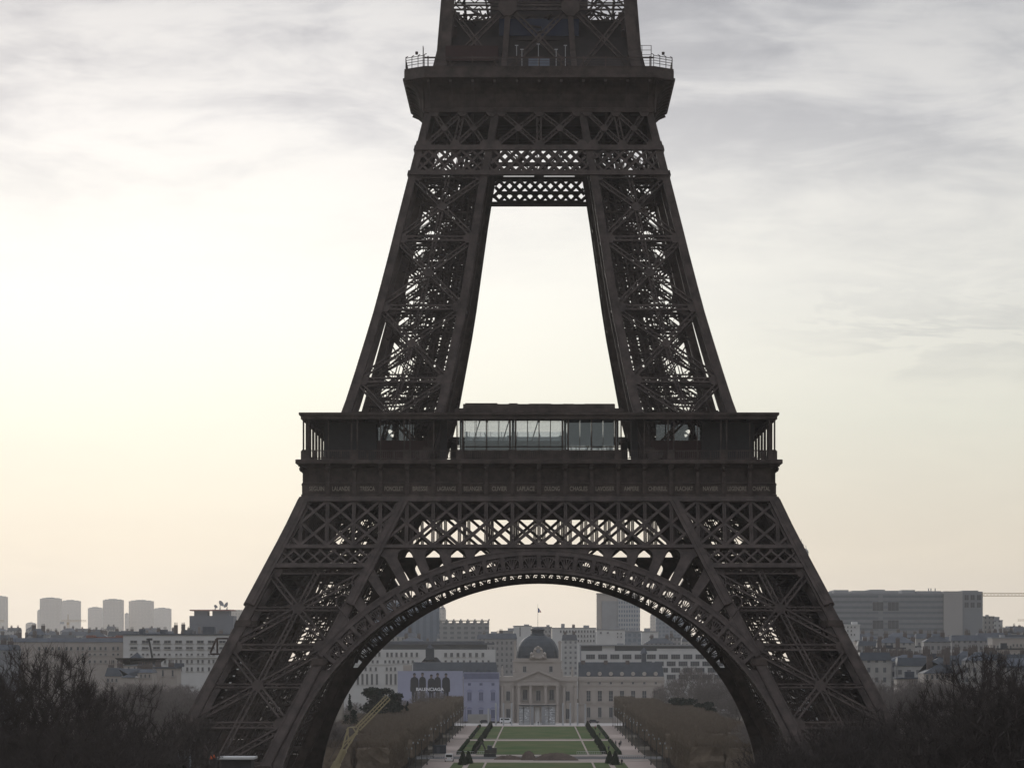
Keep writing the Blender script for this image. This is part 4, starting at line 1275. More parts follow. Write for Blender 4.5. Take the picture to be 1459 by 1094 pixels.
lt.lathe([(2.9, 0), (3.1, .15), (3.0, .5), (2.6, .7), (2.55, 1.9), (2.95, 2.1), (3.0, 2.5), (2.3, 2.8), (1.7, 3.2), (.2, 3.4)], (EX(766), 10.5, EZ(904.6)), 20, .5)
lt.build('lantern_platform', SLATE, school)
fp = MB(); fp.tube((EX(766.3), 10.5, EZ(893)), (EX(766.3), 10.5, EZ(860)), .09, .05, 6); fpo = fp.build('flagpole', POST, school)
FL = [mat('flag_blue', (.03, .06, .25), .8), mat('flag_white', (.7, .7, .7), .8), mat('flag_red', (.45, .03, .04), .8)]
fl = MB()
for i in range(6):
    fl.mi = i // 2
    def fy(j): return 10.5 + .18 * math.sin(j * 1.4)
    x0, x1 = EX(766.6) + i * .22, EX(766.6) + (i + 1) * .22
    zt = lambda j: EZ(865) - .12 * j - .03 * j * j; zb_ = lambda j: EZ(872) + .02 * j
    fl.hexa([(x0, fy(i), zb_(i)), (x1, fy(i + 1), zb_(i + 1)), (x1, fy(i + 1) + .03, zb_(i + 1)), (x0, fy(i) + .03, zb_(i)), (x0, fy(i), zt(i)), (x1, fy(i + 1), zt(i + 1)), (x1, fy(i + 1) + .03, zt(i + 1)), (x0, fy(i) + .03, zt(i))])
fl.build('flag', FL, fpo)
ck = MB()
def ckp(pts, y0, y1): ck.prism([(EX(u), EZ(v)) for u, v in pts], lambda a, b, o: Vector((a, o, b)), y0, y1)
ckp([(754.5, 937.5), (779, 937.5), (778, 932), (774, 929), (773, 925), (771, 922), (768, 920.3), (765, 920.3), (761.5, 922.5), (760, 926), (759, 930), (755.5, 932)], 0.1, 1.2)
for u, v, r in ((757.5, 931, .75), (776, 931, .75), (759.5, 935, .8), (774, 935, .8), (762.5, 925, .55), (771.3, 925, .55), (766.7, 921.3, .5)):
    ck.lathe([(.05, -r), (r * .8, -r * .5), (r, 0), (r * .8, r * .5), (.05, r)], (EX(u), -.15, EZ(v)), 8)
cko = ck.build('clock_pediment', CREAM, school)
cf = MB(); cf.tube((EX(767), -.25, EZ(927)), (EX(767), .05, EZ(927)), .95, .95, 18); cf.build('clock_face', mat('clock_dial', (.22, .22, .23), .5, 0, .1, 1), cko)
for u, v0, v1 in ((715.5, 963, 948), (732.5, 963, 952), (801, 963, 952), (815.5, 963, 948)):
    st = MB(); h = EZ(v1) - EZ(v0)
    st.lathe([(.5, 0), (.55, h * .25), (.42, h * .4), (.55, h * .6), (.3, h * .74), (.28, h * .8), (.32, h * .9), (.05, h)], (EX(u), .4, EZ(v0)), 8); st.build('statue', CREAM, school)
for u in (733.8, 797.6):
    st = MB(); st.box(EX(u) - .5, EX(u) + .5, 2.2, 3.2, EZ(937.5), EZ(916)); st.box(EX(u) - .75, EX(u) + .75, 2.0, 3.4, EZ(916), EZ(914)); st.box(EX(u) - .45, EX(u) + .45, 2.3, 3.1, EZ(914), EZ(912.5)); st.build('chimney', CREAM, school)
def wing(ua, ub, name):
    m1 = MB(); xa, xb = sorted((EX(ua), EX(ub)))
    m1.box(xa, xb, 1.5, 17, 0, EZ(968)); m1.box(xa - .3, xb + .3, 1.1, 17.3, EZ(970.2), EZ(968.5)); m1.box(xa, xb, 1.3, 17, EZ(968), EZ(963.5)); m1.box(xa, xb, 1.25, 1.5, EZ(977), EZ(976))
    m1.box(xa, xb, 1.25, 1.5, EZ(1004), EZ(1003))
    wo = m1.build(name, CREAM, school)
    rf = MB(); za, zb2 = EZ(963.5), EZ(943)
    rf.hexa([(xa, 1.8, za), (xb, 1.8, za), (xb, 17, za), (xa, 17, za), (xa, 6.0, zb2), (xb - 1.0, 6.0, zb2), (xb - 1.0, 13, zb2), (xa, 13, zb2)])
    ro = rf.build('mansard_roof', SLATE, school)
    return wo, ro
wr, rr_ = wing(824.3, 946.5, 'wing_wall')
wl, rl = wing(588, 709.8, 'wing_wall')
arch_w = MB(); ww = 5.6 * se; hh = 17 * se
arch_w.box(-ww / 2, ww / 2, -.10, .1, 0, hh * .86)
arch_w.mi = 1; arch_w.box(-.05, .05, -.16, -.08, 0, hh * .86)
for zz in (.3, .6): arch_w.box(-ww / 2, ww / 2, -.15, -.08, hh * .86 * zz - .05, hh * .86 * zz + .05)
arch_w.mi = 2; arch_w.box(-ww / 2 - .35, -ww / 2, -.2, .1, -.2, hh * .86); arch_w.box(ww / 2, ww / 2 + .35, -.2, .1, -.2, hh * .86); arch_w.box(-ww / 2 - .7, ww / 2 + .7, -.45, .1, -.55, -.2)
arch_w.prism([(-ww / 2 - .8, hh * .86), (ww / 2 + .8, hh * .86), (ww / 2 + .3, hh * 1.02), (0, hh * 1.1), (-ww / 2 - .3, hh * 1.02)], lambda a, b, o: Vector((a, o, b)), -.4, .1)
aw = arch_w.mesh('arched_window', [WGLASS, FRAME, CREAM])
for u in (824.5 + 0, ) : pass
for u in (838.6, 854.7, 870.5, 886.3, 902.2, 918.2, 934.5):
    ob('arched_window', aw, school, (EX(u), 1.48, EZ(998.5)))
    ob('window', window_me(5.5 * se, 15 * se), school, (EX(u), 1.48, EZ(1022)))
    ob('window', window_me(3.6 * se, 3.6 * se, False), school, (EX(u), 1.48, EZ(974.6)))
    dr = MB(); dr.lathe([(.05, -.02), (.85, 0), (.85, .35), (.6, .45), (.55, .4), (.05, .38)], (0, 0, 0), 12); do = dr.build('dormer', CREAM, rr_, (EX(u), 2.0, EZ(959.5))); do.rotation_euler = (rad(90), 0, 0)
for u in (831, 863.5, 894.5): cb = MB(); cb.box(EX(u) - .8, EX(u) + .8, 5.4, 7.0, EZ(951), EZ(940.5)); cb.build('chimney', CHIM, rr_)
cu_ = MB(); cu_.box(EX(914.5), EX(921.5), 6.5, 8.5, EZ(943), EZ(931)); cu_.lathe([(1.5, 0), (1.2, 1.0), (.7, 1.9), (.1, 2.6)], (EX(918), 7.5, EZ(931)), 8, .5); cu_.build('bell_turret', ZINC, rr_)
for u in (668, 681.5, 696, 640, 612): dq = MB(); dq.box(EX(u) - .7, EX(u) + .7, 2.9, 5.0, EZ(958), EZ(953.5)); dq.build('dormer', ZINC, rl)
# --- printed facade cover and poster on the left wing
LAV = mat('lavender_print', (0.31, 0.32, 0.42), 0.8, 0, .06, .2)
LAVD = mat('printed_shadow_blue', (0.13, 0.14, 0.21), 0.8, 0, .1, .5)
xa, xb = X_(660.5, DE), X_(711.5, DE); yc = Y(DE) - 1.6
cov = thing('facade_cover', 'lavender scaffold sheeting printed with windows on the palace left wing', 'scaffold cover', ((xa + xb) / 2, yc, 0)); cx = (xa + xb) / 2
cs = MB(); cs.box(xa - cx, xb - cx, 0, 2.5, EZ(1027), EZ(957.5)); cs.box(xa - cx, xb - cx, -.25, -.02, EZ(969), EZ(967.5)); cs.build('printed_sheet', LAV, cov)
cs = MB(); cs.box(xa - cx + .2, xb - cx - .2, -.04, -.01, EZ(967), EZ(958.5)); cs.build('printed_roof', LAVD, cov)
pw = MB(); pw.mi = 0; pw.box(-.85, .85, -.05, -.01, 0, 3.4); pw.mi = 1; pw.box(-1.15, 1.15, -.08, -.02, -.6, -.2); pw.prism([(-1.3, 3.7), (1.3, 3.7), (.9, 4.3), (0, 4.7), (-.9, 4.3)], lambda a, b, o: Vector((a, o, b)), -.09, -.01); pw.box(-.04, .04, -.07, -.05, 0, 3.4)
pwm = pw.mesh('printed_window', [LAVD, mat('lavender_trim', (.24, .25, .36), .8)])
for u in (669, 685.5, 702.5):
    ob('printed_window', pwm, cov, (X_(u, DE) - cx, 0, EZ(997.5))); ob('printed_window', pwm, cov, (X_(u, DE) - cx, 0, EZ(1022.5)))
    ob('printed_window', window_me(1.2, 1.0, False, 2, LAVD, LAVD), cov, (X_(u, DE) - cx, -.02, EZ(976)))
hb = MB(); hb.box(X_(667, DE), X_(700, DE), Y(DE) - 8.3, Y(DE) - 8.1, 0.03, EZ(1016.5))
for u in rng(668, 699, 6): hb.box(X_(u, DE) - .06, X_(u, DE) + .06, Y(DE) - 8.1, Y(DE) - 7.95, 0.03, EZ(1016.5))
tag(hb.build('site_hoarding', mat('hoarding_panel', (.30, .29, .27), .8, 0, .08, .4)), 'pale grey site hoarding before the lavender facade cover', 'hoarding')
DB = 1496.0
xa, xb = X_(566.5, DB), X_(659.5, DB); cx = (xa + xb) / 2
bill = thing('billboard', 'large lavender advertising hoarding with five dark-suited figures on scaffolding', 'billboard', (cx, Y(DB), 0))
bs = MB(); bs.box(xa - cx, xb - cx, 0, .4, Z_(1003, DB), Z_(955.5, DB)); bs.build('board', LAV, bill)
bs = MB()
for u in rng(568, 658, 7): bs.box(X_(u, DB) - cx - .12, X_(u, DB) - cx + .12, .45, .7, 0, Z_(956, DB))
for v in (960, 975, 990, 1008): bs.box(xa - cx, xb - cx, .72, .9, Z_(v, DB) - .1, Z_(v, DB) + .1)
bs.build('scaffold_frame', mat('scaffold_steel', (.2, .2, .21), .5), bill)
SUIT = mat('printed_black_suit', (0.022, 0.023, 0.030), .8); SKIN = mat('printed_skin', (.16, .12, .11), .8)
def figure(x, top, wsh, seed):
    r = random.Random(seed); h = (Z_(top, DB) - Z_(1001, DB)); m1 = MB()
    zt = Z_(top, DB); hd = h * .125; s = wsh
    zsh = zt - hd * 1.35; zhip = zt - h * .55; zk = zt - h
    pts = [(-.12 * s, zsh + hd * .35), (.12 * s, zsh + hd * .35), (.42 * s, zsh), (.52 * s, zsh - hd * .6), (.55 * s, zhip + .2), (.52 * s, zhip - .9), (.36 * s, zhip - .8), (.30 * s, zk), (.05 * s, zk), (.02 * s, zhip - 1.2), (-.02 * s, zhip - 1.2), (-.06 * s, zk), (-.30 * s, zk), (-.36 * s, zhip - .8), (-.52 * s, zhip - .9), (-.55 * s, zhip + .2), (-.52 * s, zsh - hd * .6), (-.42 * s, zsh)]
    m1.prism([(x + a, b) for a, b in pts], lambda a, b, o: Vector((a, o, b)), -.06, -.01)
    m1.mi = 1
    hw = hd * .36
    m1.prism([(x + hw * math.cos(t * math.pi / 7), zt - hd * .52 + hd * .52 * math.sin(t * math.pi / 7)) for t in range(14)], lambda a, b, o: Vector((a, o, b)), -.07, -.005)
    m1.mi = 0
    m1.prism([(x + hw * 1.1 * math.cos(t * math.pi / 7), zt - hd * .38 + hd * .44 * math.sin(t * math.pi / 7)) for t in range(8)], lambda a, b, o: Vector((a, o, b)), -.085, -.03)
    fo = m1.build('printed_figure', [SUIT, SKIN], bill)
for i, (u, top, ws) in enumerate(((590.5, 958.5, 3.1), (602, 958, 2.6), (614.5, 960.5, 2.7), (623.5, 958.5, 2.5), (635.5, 958.8, 3.0))): figure(X_(u, DB) - cx, top, ws, i)
tx = ob('lettering', text_mesh('lettering', 'BALENCIAGA', 1.75, mat('white_letter', (.72, .72, .74), .7), (632.5 - 593) * DB / F, .02), bill, (X_(612.7, DB) - cx, -.13, Z_(981.7, DB))); tx.rotation_euler = (rad(90), 0, 0)

# --- peace monument of glass panels and steel poles before the palace
DM = 1478.0
pm = thing('glass_monument', 'glass and steel monument with tall written panels before the palace portico', 'monument', (X_(765.5, DM), Y(DM), 0.03)); mx_ = pm.location.x
STEEL = mat('pale_steel', (.42, .43, .44), .4, .3, .08, 1.0)
for u0, u1 in ((756, 760.5), (771.5, 776)):
    c = MB(); c.box(X_(u0, DM) - mx_, X_(u1, DM) - mx_, 0, 1.2, 0, Z_(1004, DM)); c.build('pier', GREYC, pm)
c = MB(); c.box(X_(739, DM) - mx_, X_(792, DM) - mx_, -.2, 1.4, Z_(1005.5, DM), Z_(1003.7, DM)); c.build('lintel', mat('dark_steel', (.07, .075, .08), .5), pm)
PANEL = glass_mat('written_glass', (.80, .82, .83), (.6, .62, .64), .5)
_df = PANEL.node_tree.nodes.new('ShaderNodeBsdfDiffuse'); _df.inputs[0].default_value = (.62, .63, .64, 1)
_mx = [n for n in PANEL.node_tree.nodes if n.type == 'MIX_SHADER'][0]; PANEL.node_tree.links.new(_df.outputs[0], _mx.inputs[1])
WRT = mat('white_writing', (.68, .69, .70), .7)
for u0, u1, wtxt in ((739.5, 745.5, 0), (746.3, 755, 0), (775.6, 781.5, 0), (782.3, 791, 1)):
    a, b = X_(u0, DM) - mx_, X_(u1, DM) - mx_
    c = MB(); c.box(a, b, .5, .55, .1, Z_(1006, DM)); po = c.build('glass_panel', PANEL, pm)
    f = MB(); n = 7
    for k in range(n): z = .3 + k * 1.05; f.box(a, b, .42, .49, z - .04, z + .04)
    f.box(a - .06, a + .02, .40, .60, 0, Z_(1006, DM)); f.box(b - .02, b + .06, .4, .6, 0, Z_(1006, DM)); f.build('panel_frame', mat('dark_steel', (.07, .075, .08)), po)
    g = MB(); rr = random.Random(int(u0))
    for k in range(30 if wtxt else 9):       # illegible lines of writing on the glass
        z = rr.uniform(.6, 7.0); x = rr.uniform(a + .1, b - .7); g.box(x, x + rr.uniform(.25, .7), .40, .42, z, z + rr.uniform(.12, .3))
    g.build('writing', WRT, po)
c = MB(); c.box(-.9, .9, 1.6, 2.0, 0, 7.0); c.lathe([(1.6, 0), (1.3, .5), (1.0, 1.0), (.9, 1.6)], (.2, 1.4, 0), 10, .3); c.build('plinth', WHITE, pm)
pole = MB(); pole.lathe([(.42, 0), (.42, .2), (.36, .3), (.34, 8.9), (.3, 9.0)], (0, 0, 0), 10); POLE = pole.mesh('steel_pole', STEEL)
for u in (696, 706.5, 717.5, 729, 802, 812.5, 823, 834): tag(ob('steel_pole', POLE, None, (X_(u, 1470), Y(1470), .03), 0, (1, 1, .98 if 700 < u < 830 else .75 if u < 700 else .95)), 'tall pale steel pole in the line either side of the glass monument', 'pole', 'steel poles by the glass monument')

# --- generic building made of a wall block, roof and window parts
def block(name, label, cat, u0, u1, vt, d, dep, wallm, roof=None, vr=None, roofm=None, wins=(), group=None, zb=0.0, chim=0, inset=0.0, extra=None, fm=None, gm_=None):
    xa, xb = X_(u0, d), X_(u1, d); cx = (xa + xb) / 2; h = Z_(vt, d)
    o = thing(name, label, cat, (cx, Y(d), zb), 0, group)
    hw = (xb - xa) / 2
    m1 = MB(); m1.box(-hw, hw, 0, dep, 0, h); m1.build('wall', wallm, o)
    ro = None
    if roof == 'flat':
        m2 = MB(); m2.box(-hw - .3, hw + .3, -.3, dep + .3, h, h + .5)
        r2 = random.Random(int(u0 * 7 + d))
        for k in range(max(1, int(hw / 6))):
            x = r2.uniform(-hw * .85, hw * .75); w_ = r2.uniform(1.5, 4.5); m2.box(x, x + w_, dep * .3, dep * .6, h + .5, h + r2.uniform(1.2, 3.0))
        ro = m2.build('roof', roofm or GREYC, o)
    elif roof in ('mansard', 'hip'):
        hr = Z_(vr, d) - h; m2 = MB(); ins = inset or (1.8 if roof == 'mansard' else min(hw * .75, dep * .45))
        m2.hexa([(-hw - .2, -.25, h), (hw + .2, -.25, h), (hw + .2, dep + .2, h), (-hw - .2, dep + .2, h), (-hw + (ins if roof == 'hip' else .4), ins, h + hr), (hw - (ins if roof == 'hip' else .4), ins, h + hr), (hw - (ins if roof == 'hip' else .4), dep - ins, h + hr), (-hw + (ins if roof == 'hip' else .4), dep - ins, h + hr)])
        ro = m2.build('roof', roofm or ZINC, o)
    if ro and chim:
        r2 = random.Random(int(u0 * 13)); top = h + (Z_(vr, d) - h if vr else .5)
        for k in range(chim):
            x = -hw + (2 * hw) * (k + .5) / chim + r2.uniform(-.5, .5); m3 = MB(); y = dep * r2.uniform(.25, .6)
            m3.box(x - .9, x + .9, y, y + .8, h, top + r2.uniform(.8, 1.8))
            for q in (-.55, 0, .55): m3.tube((x + q, y + .4, top + 1.0), (x + q, y + .4, top + 2.3), .16, .14, 6)
            m3.build('chimney', CHIM, ro)
    for us, v0, v1, wp in wins: put_windows(o, cx, us, v0, v1, d, wp, fm=fm, gm_=gm_)
    return o, cx
# left: long ministry in two heights
bays = [190.5, 207, 223, 238.5, 254.5, 270, 285.5, 301, 317]
wl_ = [(bays, 911.8, 916.4, 10), (bays, 921, 924.6, 10)]
pr = [x for b in bays for x in (b - 3.2, b + 3.2)]
wl_ += [(pr, 930.5, 933.4, 3.2), (pr, 939.4, 944.5, 3.2), (pr, 950, 955.6, 3.2)]
o, cx = block('ministry_building', 'long white office building with rows of grouped windows left of the tower', 'office building', 175.5, 345, 904.5, 1300, 22, WHITE, 'flat', None, ZINC, wl_)
m1 = MB(); s = 1300 / F
m1.box(X_(175.5, 1300) - cx, X_(345, 1300) - cx, -.5, 0, Z_(937, 1300), Z_(936, 1300)); m1.build('cornice', WHITE, o)
wl_ = [([56, 65.5, 75, 84, 95, 101.5, 111, 118, 128, 135, 143.5, 150.5, 161.5, 168], 921, 926, 3.4), ([118, 128, 135, 143.5, 150.5, 161.5, 168], 930.5, 933.5, 3.4), ([118, 128, 135, 143.5, 150.5, 161.5, 168], 940, 944, 3.4)]
o, cx = block('office_wing', 'lower cream office wing with small windows behind the left trees', 'office building', 16, 175.2, 914.5, 1310, 24, CREAM, 'mansard', 908.5, ZINC, wl_)
m1 = MB(); m1.box(X_(121, 1310) - cx, X_(173, 1310) - cx, 4, 12, Z_(911, 1310), Z_(907, 1310)); m1.box(X_(163, 1310) - cx, X_(172.5, 1310) - cx, 3.5, 12.5, Z_(908, 1310), Z_(904.6, 1310)); m1.box(X_(121, 1310) - cx, X_(131, 1310) - cx, 3.5, 12.5, Z_(908, 1310), Z_(904.5, 1310)); m1.build('brick_attic', BRICK, o)
# small mansions left
block('corner_mansion', 'small stone mansion with dark blue mansard roof behind the left trees', 'house', 150, 172, 963, 1120, 14, CREAM, 'mansard', 951, SLATE, [([154, 160, 166], 966, 971, 3)], chim=2)
block('gabled_house', 'narrow pale house with many chimneys right of the small blue-roofed mansion', 'house', 191, 217, 958, 1140, 14, CREAM, 'mansard', 953, ZINC, [([195, 201, 207, 213], 960, 965, 2.6)], chim=3)
block('pavilion_roof_house', 'wide house under a big stepped slate pyramid roof before the ministry', 'house', 170, 222, 948, 1190, 20, CREAM, 'hip', 937, SLATE, [(rng(175, 217, 6), 949.5, 953, 3)], inset=14)
o, cx = block('roof_belvedere', 'small slate-topped belvedere above the stepped pyramid roof', 'house', 185.5, 202, 937, 1200, 8, ZINC, 'hip', 929, SLATE, inset=2)
block('annex_building', 'low grey annex before the lower rows of the ministry', 'house', 216, 252, 952, 1160, 14, CREAM, 'flat', None, ZINC, [([222, 232, 246], 954, 963, 3)], chim=2)
block('slate_gable_house', 'little house with steep blue slate gable among the left trees', 'house', 172, 191, 965, 1100, 12, CREAM, 'hip', 952, SLATE, inset=5.5)
block('edge_roofs_building', 'grey zinc-roofed building at the far left edge', 'house', -20, 17, 926, 1150, 20, GREYC, 'mansard', 918, ZINC, [([-10, -2, 6, 13], 928, 932, 3)], chim=3)
# far towers on the left horizon
TW = grid_mat('far_tower_facade', (0.74, 0.67, 0.58), (0.58, 0.53, 0.47), 3.2, 3.0, .62, .5)  # pale concrete lightened further, distance haze held in both tower colours
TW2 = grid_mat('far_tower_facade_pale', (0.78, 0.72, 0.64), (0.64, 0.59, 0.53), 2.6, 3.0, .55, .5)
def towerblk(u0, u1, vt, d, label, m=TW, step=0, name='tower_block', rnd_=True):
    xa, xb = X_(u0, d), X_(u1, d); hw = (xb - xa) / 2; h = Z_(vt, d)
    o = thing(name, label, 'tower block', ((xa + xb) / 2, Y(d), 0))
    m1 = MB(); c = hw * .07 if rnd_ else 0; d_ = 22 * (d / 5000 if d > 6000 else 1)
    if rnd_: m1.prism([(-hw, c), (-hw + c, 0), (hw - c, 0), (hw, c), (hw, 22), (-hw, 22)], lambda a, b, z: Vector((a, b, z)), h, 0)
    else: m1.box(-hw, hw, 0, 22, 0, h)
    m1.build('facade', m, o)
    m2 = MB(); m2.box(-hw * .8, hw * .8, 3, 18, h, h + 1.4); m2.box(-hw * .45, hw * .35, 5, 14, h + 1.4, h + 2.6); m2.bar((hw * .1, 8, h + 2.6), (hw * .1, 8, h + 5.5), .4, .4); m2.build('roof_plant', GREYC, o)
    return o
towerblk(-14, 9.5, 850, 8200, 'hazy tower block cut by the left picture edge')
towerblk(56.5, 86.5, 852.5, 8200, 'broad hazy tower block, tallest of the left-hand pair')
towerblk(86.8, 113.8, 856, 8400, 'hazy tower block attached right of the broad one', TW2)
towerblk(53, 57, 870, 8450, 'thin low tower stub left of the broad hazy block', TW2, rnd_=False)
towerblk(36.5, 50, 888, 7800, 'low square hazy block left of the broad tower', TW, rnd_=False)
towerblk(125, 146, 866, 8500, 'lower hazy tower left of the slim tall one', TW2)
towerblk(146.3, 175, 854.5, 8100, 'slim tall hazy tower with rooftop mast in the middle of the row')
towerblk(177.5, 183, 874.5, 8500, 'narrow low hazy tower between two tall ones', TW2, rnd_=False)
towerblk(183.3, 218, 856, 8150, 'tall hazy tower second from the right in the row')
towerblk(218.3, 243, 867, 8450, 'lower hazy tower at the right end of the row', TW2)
# dish building
DD = 2500
o, cx = block('dish_building', 'dark blue-grey block with red-edged roof canopy and rooftop dishes', 'office building', 270, 332.5, 877, DD, 26, mat('blue_grey_cladding', (.10, .115, .14), .7, 0, .08, .05))
m1 = MB(); m1.box(X_(276, DD) - cx, X_(295, DD) - cx, 3, 20, Z_(877, DD), Z_(869.5, DD)); m1.box(X_(302, DD) - cx, X_(326, DD) - cx, 3, 20, Z_(877, DD), Z_(868, DD)); m1.build('penthouse', MATS['blue_grey_cladding'], o)
m1 = MB(); m1.box(X_(270, DD) - cx, X_(332.5, DD) - cx, 1, 22, Z_(869.9, DD), Z_(868.2, DD)); m1.build('roof_canopy', mat('red_canopy', (.28, .12, .10), .7), o)
def dish(u, v, r, tilt):
    xx, zz = X_(u, DD), Z_(v, DD)
    t = thing('satellite_dish', {305: 'small satellite dish, leftmost on the canopy roof', 312: 'largest satellite dish, in the middle on the canopy roof', 322: 'tilted satellite dish, rightmost on the canopy roof'}[u], 'satellite dish', (xx, Y(DD) + 9, Z_(868, DD)))
    b = MB(); hgt = zz - Z_(868, DD)
    b.tube((0, 0, 0), (0, 0, hgt), .35, .25, 6); b.bar((-.6, 0, 0), (0, 0, hgt * .7), .2, .2); b.build('mast', GREYC, t)
    b = MB(); b.lathe([(.05, -.05), (r * .5, .12 * r), (r * .85, .38 * r), (r, .55 * r), (r * .97, .6 * r), (r * .8, .42 * r), (.05, .06)], (0, 0, 0), 16); b.tube((0, 0, .05), (0, 0, .9 * r), .12, .1, 4)
    bo = b.build('reflector', GREYC, t, (0, 0, hgt + r * .2)); bo.rotation_euler = (rad(58), 0, rad(tilt))
dish(305, 865, 1.4, 40); dish(312, 861.5, 2.3, 60); dish(322, 863.5, 2.2, -60)
block('pale_slab', 'pale hazy slab just right of the dish building', 'tower block', 326, 345, 868.5, 3400, 20, TW2)

# centre under the arch
NAVY = grid_mat('blue_curtain_wall', (0.15, 0.19, 0.24), (0.10, 0.135, 0.185), 5.0, 60, .5, .97, .4)
towerblk(520, 626, 858, 2700, 'big blue glass office block with vertical stripes under the arch', NAVY, rnd_=False, name='glass_block')
towerblk(626.3, 634.5, 867.5, 3100, 'slim pale slab behind the blue glass block', TW2, rnd_=False)
HB = grid_mat('housing_facade', (0.30, 0.30, 0.295), (0.16, 0.17, 0.18), 4.4, 3.1, .55, .5)
o, cx = block('housing_block', 'grey housing block with a notched roof edge right of the blue glass block', 'housing block', 626, 696.5, 887, 2350, 18, HB)
m1 = MB(); hw = (X_(696.5, 2350) - X_(626, 2350)) / 2; zt = Z_(887, 2350); m1.box(-hw, hw, 0, 18, zt + 1.1, zt + 1.6)
for k in range(8): x = -hw + 2 * hw * k / 7; m1.box(max(x - 1.0, -hw), min(x + 1.0, hw), 0.1, 17.9, zt, zt + 1.1); m1.box(x - .5, x + .5, 6, 8, zt + 1.6, zt + 2.4)
m1.build('roof_edge', HB, o)
wl_ = [([534.5, 540.5], 928.5, 935, 3.4), ([552, 558, 565, 572, 579, 586.5, 594], 929, 935.5, 3.5), ([635, 643.5, 652.5, 661, 670, 679, 688], 929.5, 935.5, 4.2), ([524, 531, 538, 549, 555, 561, 567.5, 574.5, 581.5, 588, 635, 643.5, 652.5, 661, 670, 679, 688, 696], 940, 944.5, 3.2),
       ([514, 521, 528, 535.5, 551, 557, 563], 950, 955.5, 3.2), ([510, 516.5, 523, 530, 537, 551, 557, 563.5], 959.5, 975, 3.4)]
o, cx = block('white_ministry', 'long white official building with dark attic glazing behind the billboard', 'office building', 490, 705, 925, 1760, 24, WHITE, None, None, None, wl_)
m1 = MB(); m1.box(X_(545, 1760) - cx, X_(694, 1760) - cx, 3, 20, Z_(925, 1760), Z_(918, 1760)); m1.build('attic_glazing', mat('attic_glass', (.09, .10, .11), .3, 0, .1, .1), o)
m1 = MB(); m1.box(X_(512, 1760) - cx, X_(704, 1760) - cx, 1, 23, Z_(918, 1760), Z_(915.6, 1760)); m1.box(X_(530, 1760) - cx, X_(690, 1760) - cx, 4, 18, Z_(915.6, 1760), Z_(913, 1760)); m1.build('roof', ZINC, o)
m1 = MB(); m1.box(X_(490, 1760) - cx, X_(560, 1760) - cx, -.4, 0, Z_(946.6, 1760), Z_(945.4, 1760)); m1.build('cornice', WHITE, o)
o, cx = block('turreted_roof_house', 'dark roof pavilion with square turret in front of the white official building', 'house', 592, 636, 951, 1600, 14, CREAM, 'hip', 936, SLATE, inset=9)
m1 = MB(); m1.box(X_(606, 1600) - cx, X_(618, 1600) - cx, 4, 9, Z_(940, 1600), Z_(923, 1600)); m1.lathe([(2.2, 0), (1.2, 1.0), (.1, 1.6)], (X_(612, 1600) - cx, 6.5, Z_(923, 1600)), 4, 0); m1.build('turret', SLATE, o)
m1 = MB(); m1.box(X_(574, 1600) - cx, X_(586, 1600) - cx, 3, 9, 0, Z_(947, 1600)); m1.build('side_wing', CREAM, o)
# white gridded block on the right
DG = 1760; 
o, cx = block('gridded_block', 'white concrete block with a grid of wide windows right of the dome', 'office building', 826.5, 1040, 927, DG, 26, WHITE, None, None, None, ())
wm = window_me(13 * DG / F, 7 * DG / F, False, 4, GREYC, WGLASS)
for row, (v0, us) in enumerate(((938.7, rng(841.3, 1032, 12)), (948.7, rng(941 - 17.2 * 6, 1024, 12)), (957.8, rng(841.3, 1032, 12)), (967.5, rng(941 - 17.2 * 6, 1024, 12)))):
    for u in us:
        if row == 0 or u > 915: ob('window', wm, o, (X_(u, DG) - cx, -.02, Z_(v0, DG)))
m1 = MB(); m1.box(X_(828, DG) - cx, X_(1040, DG) - cx, 2.5, 24, Z_(927, DG), Z_(919.8, DG)); m1.build('attic_glazing', MATS['attic_glass'], o)
m1 = MB(); m1.box(X_(858, DG) - cx, X_(876, DG) - cx, 2.0, 23.5, Z_(927, DG), Z_(920, DG)); m1.box(X_(936, DG) - cx, X_(1000, DG) - cx, 1.9, 23.4, Z_(927, DG), Z_(923.5, DG)); m1.build('attic_wall', WHITE, o)
m1 = MB(); m1.box(X_(826, DG) - cx, X_(1041, DG) - cx, .5, 25, Z_(919.8, DG), Z_(918, DG)); m1.box(X_(826, DG) - cx, X_(828, DG) - cx, -.3, .49, Z_(945, DG), Z_(918, DG)); m1.build('roof', GREYC, o)
for u in (880, 900, 996): m2 = MB(); m2.box(X_(u, DG) - cx, X_(u + 9, DG) - cx, 8, 14, Z_(918, DG), Z_(916, DG)); m2.build('roof_plant', GREYC, o)
# mid skyline in the arch
T1 = grid_mat('office_grid', (0.42, 0.43, 0.44), (0.16, 0.20, 0.25), 2.05, 3.6, .55, .55, oz=.4)
o, cx = block('office_tower', 'tall office tower, part pale wall and part gridded windows, right of the dome', 'office tower', 880, 912, 852, 3000, 24, T1)
m1 = MB(); m1.box(X_(857.5, 3000) - cx, X_(879.7, 3000) - cx, 1, 24, 0, Z_(856, 3000)); m1.build('blank_wall', GREYC, o)
m1 = MB(); m1.box(X_(850.5, 3000) - cx, X_(857.3, 3000) - cx, 2, 24, 0, Z_(852, 3000)); m1.build('side_bay', CREAM, o)
m1 = MB(); m1.box(X_(850.5, 3000) - cx, X_(910, 3000) - cx, 4, 22, Z_(856, 3000), Z_(846, 3000)); m1.box(X_(850, 3000) - cx, X_(904, 3000) - cx, 3, 23, Z_(846, 3000), Z_(844.5, 3000)); m1.build('top_storey', CREAM, o)
towerblk(927, 934.5, 877, 3500, 'slim pale tower between the office tower and the arch', TW2, rnd_=False)
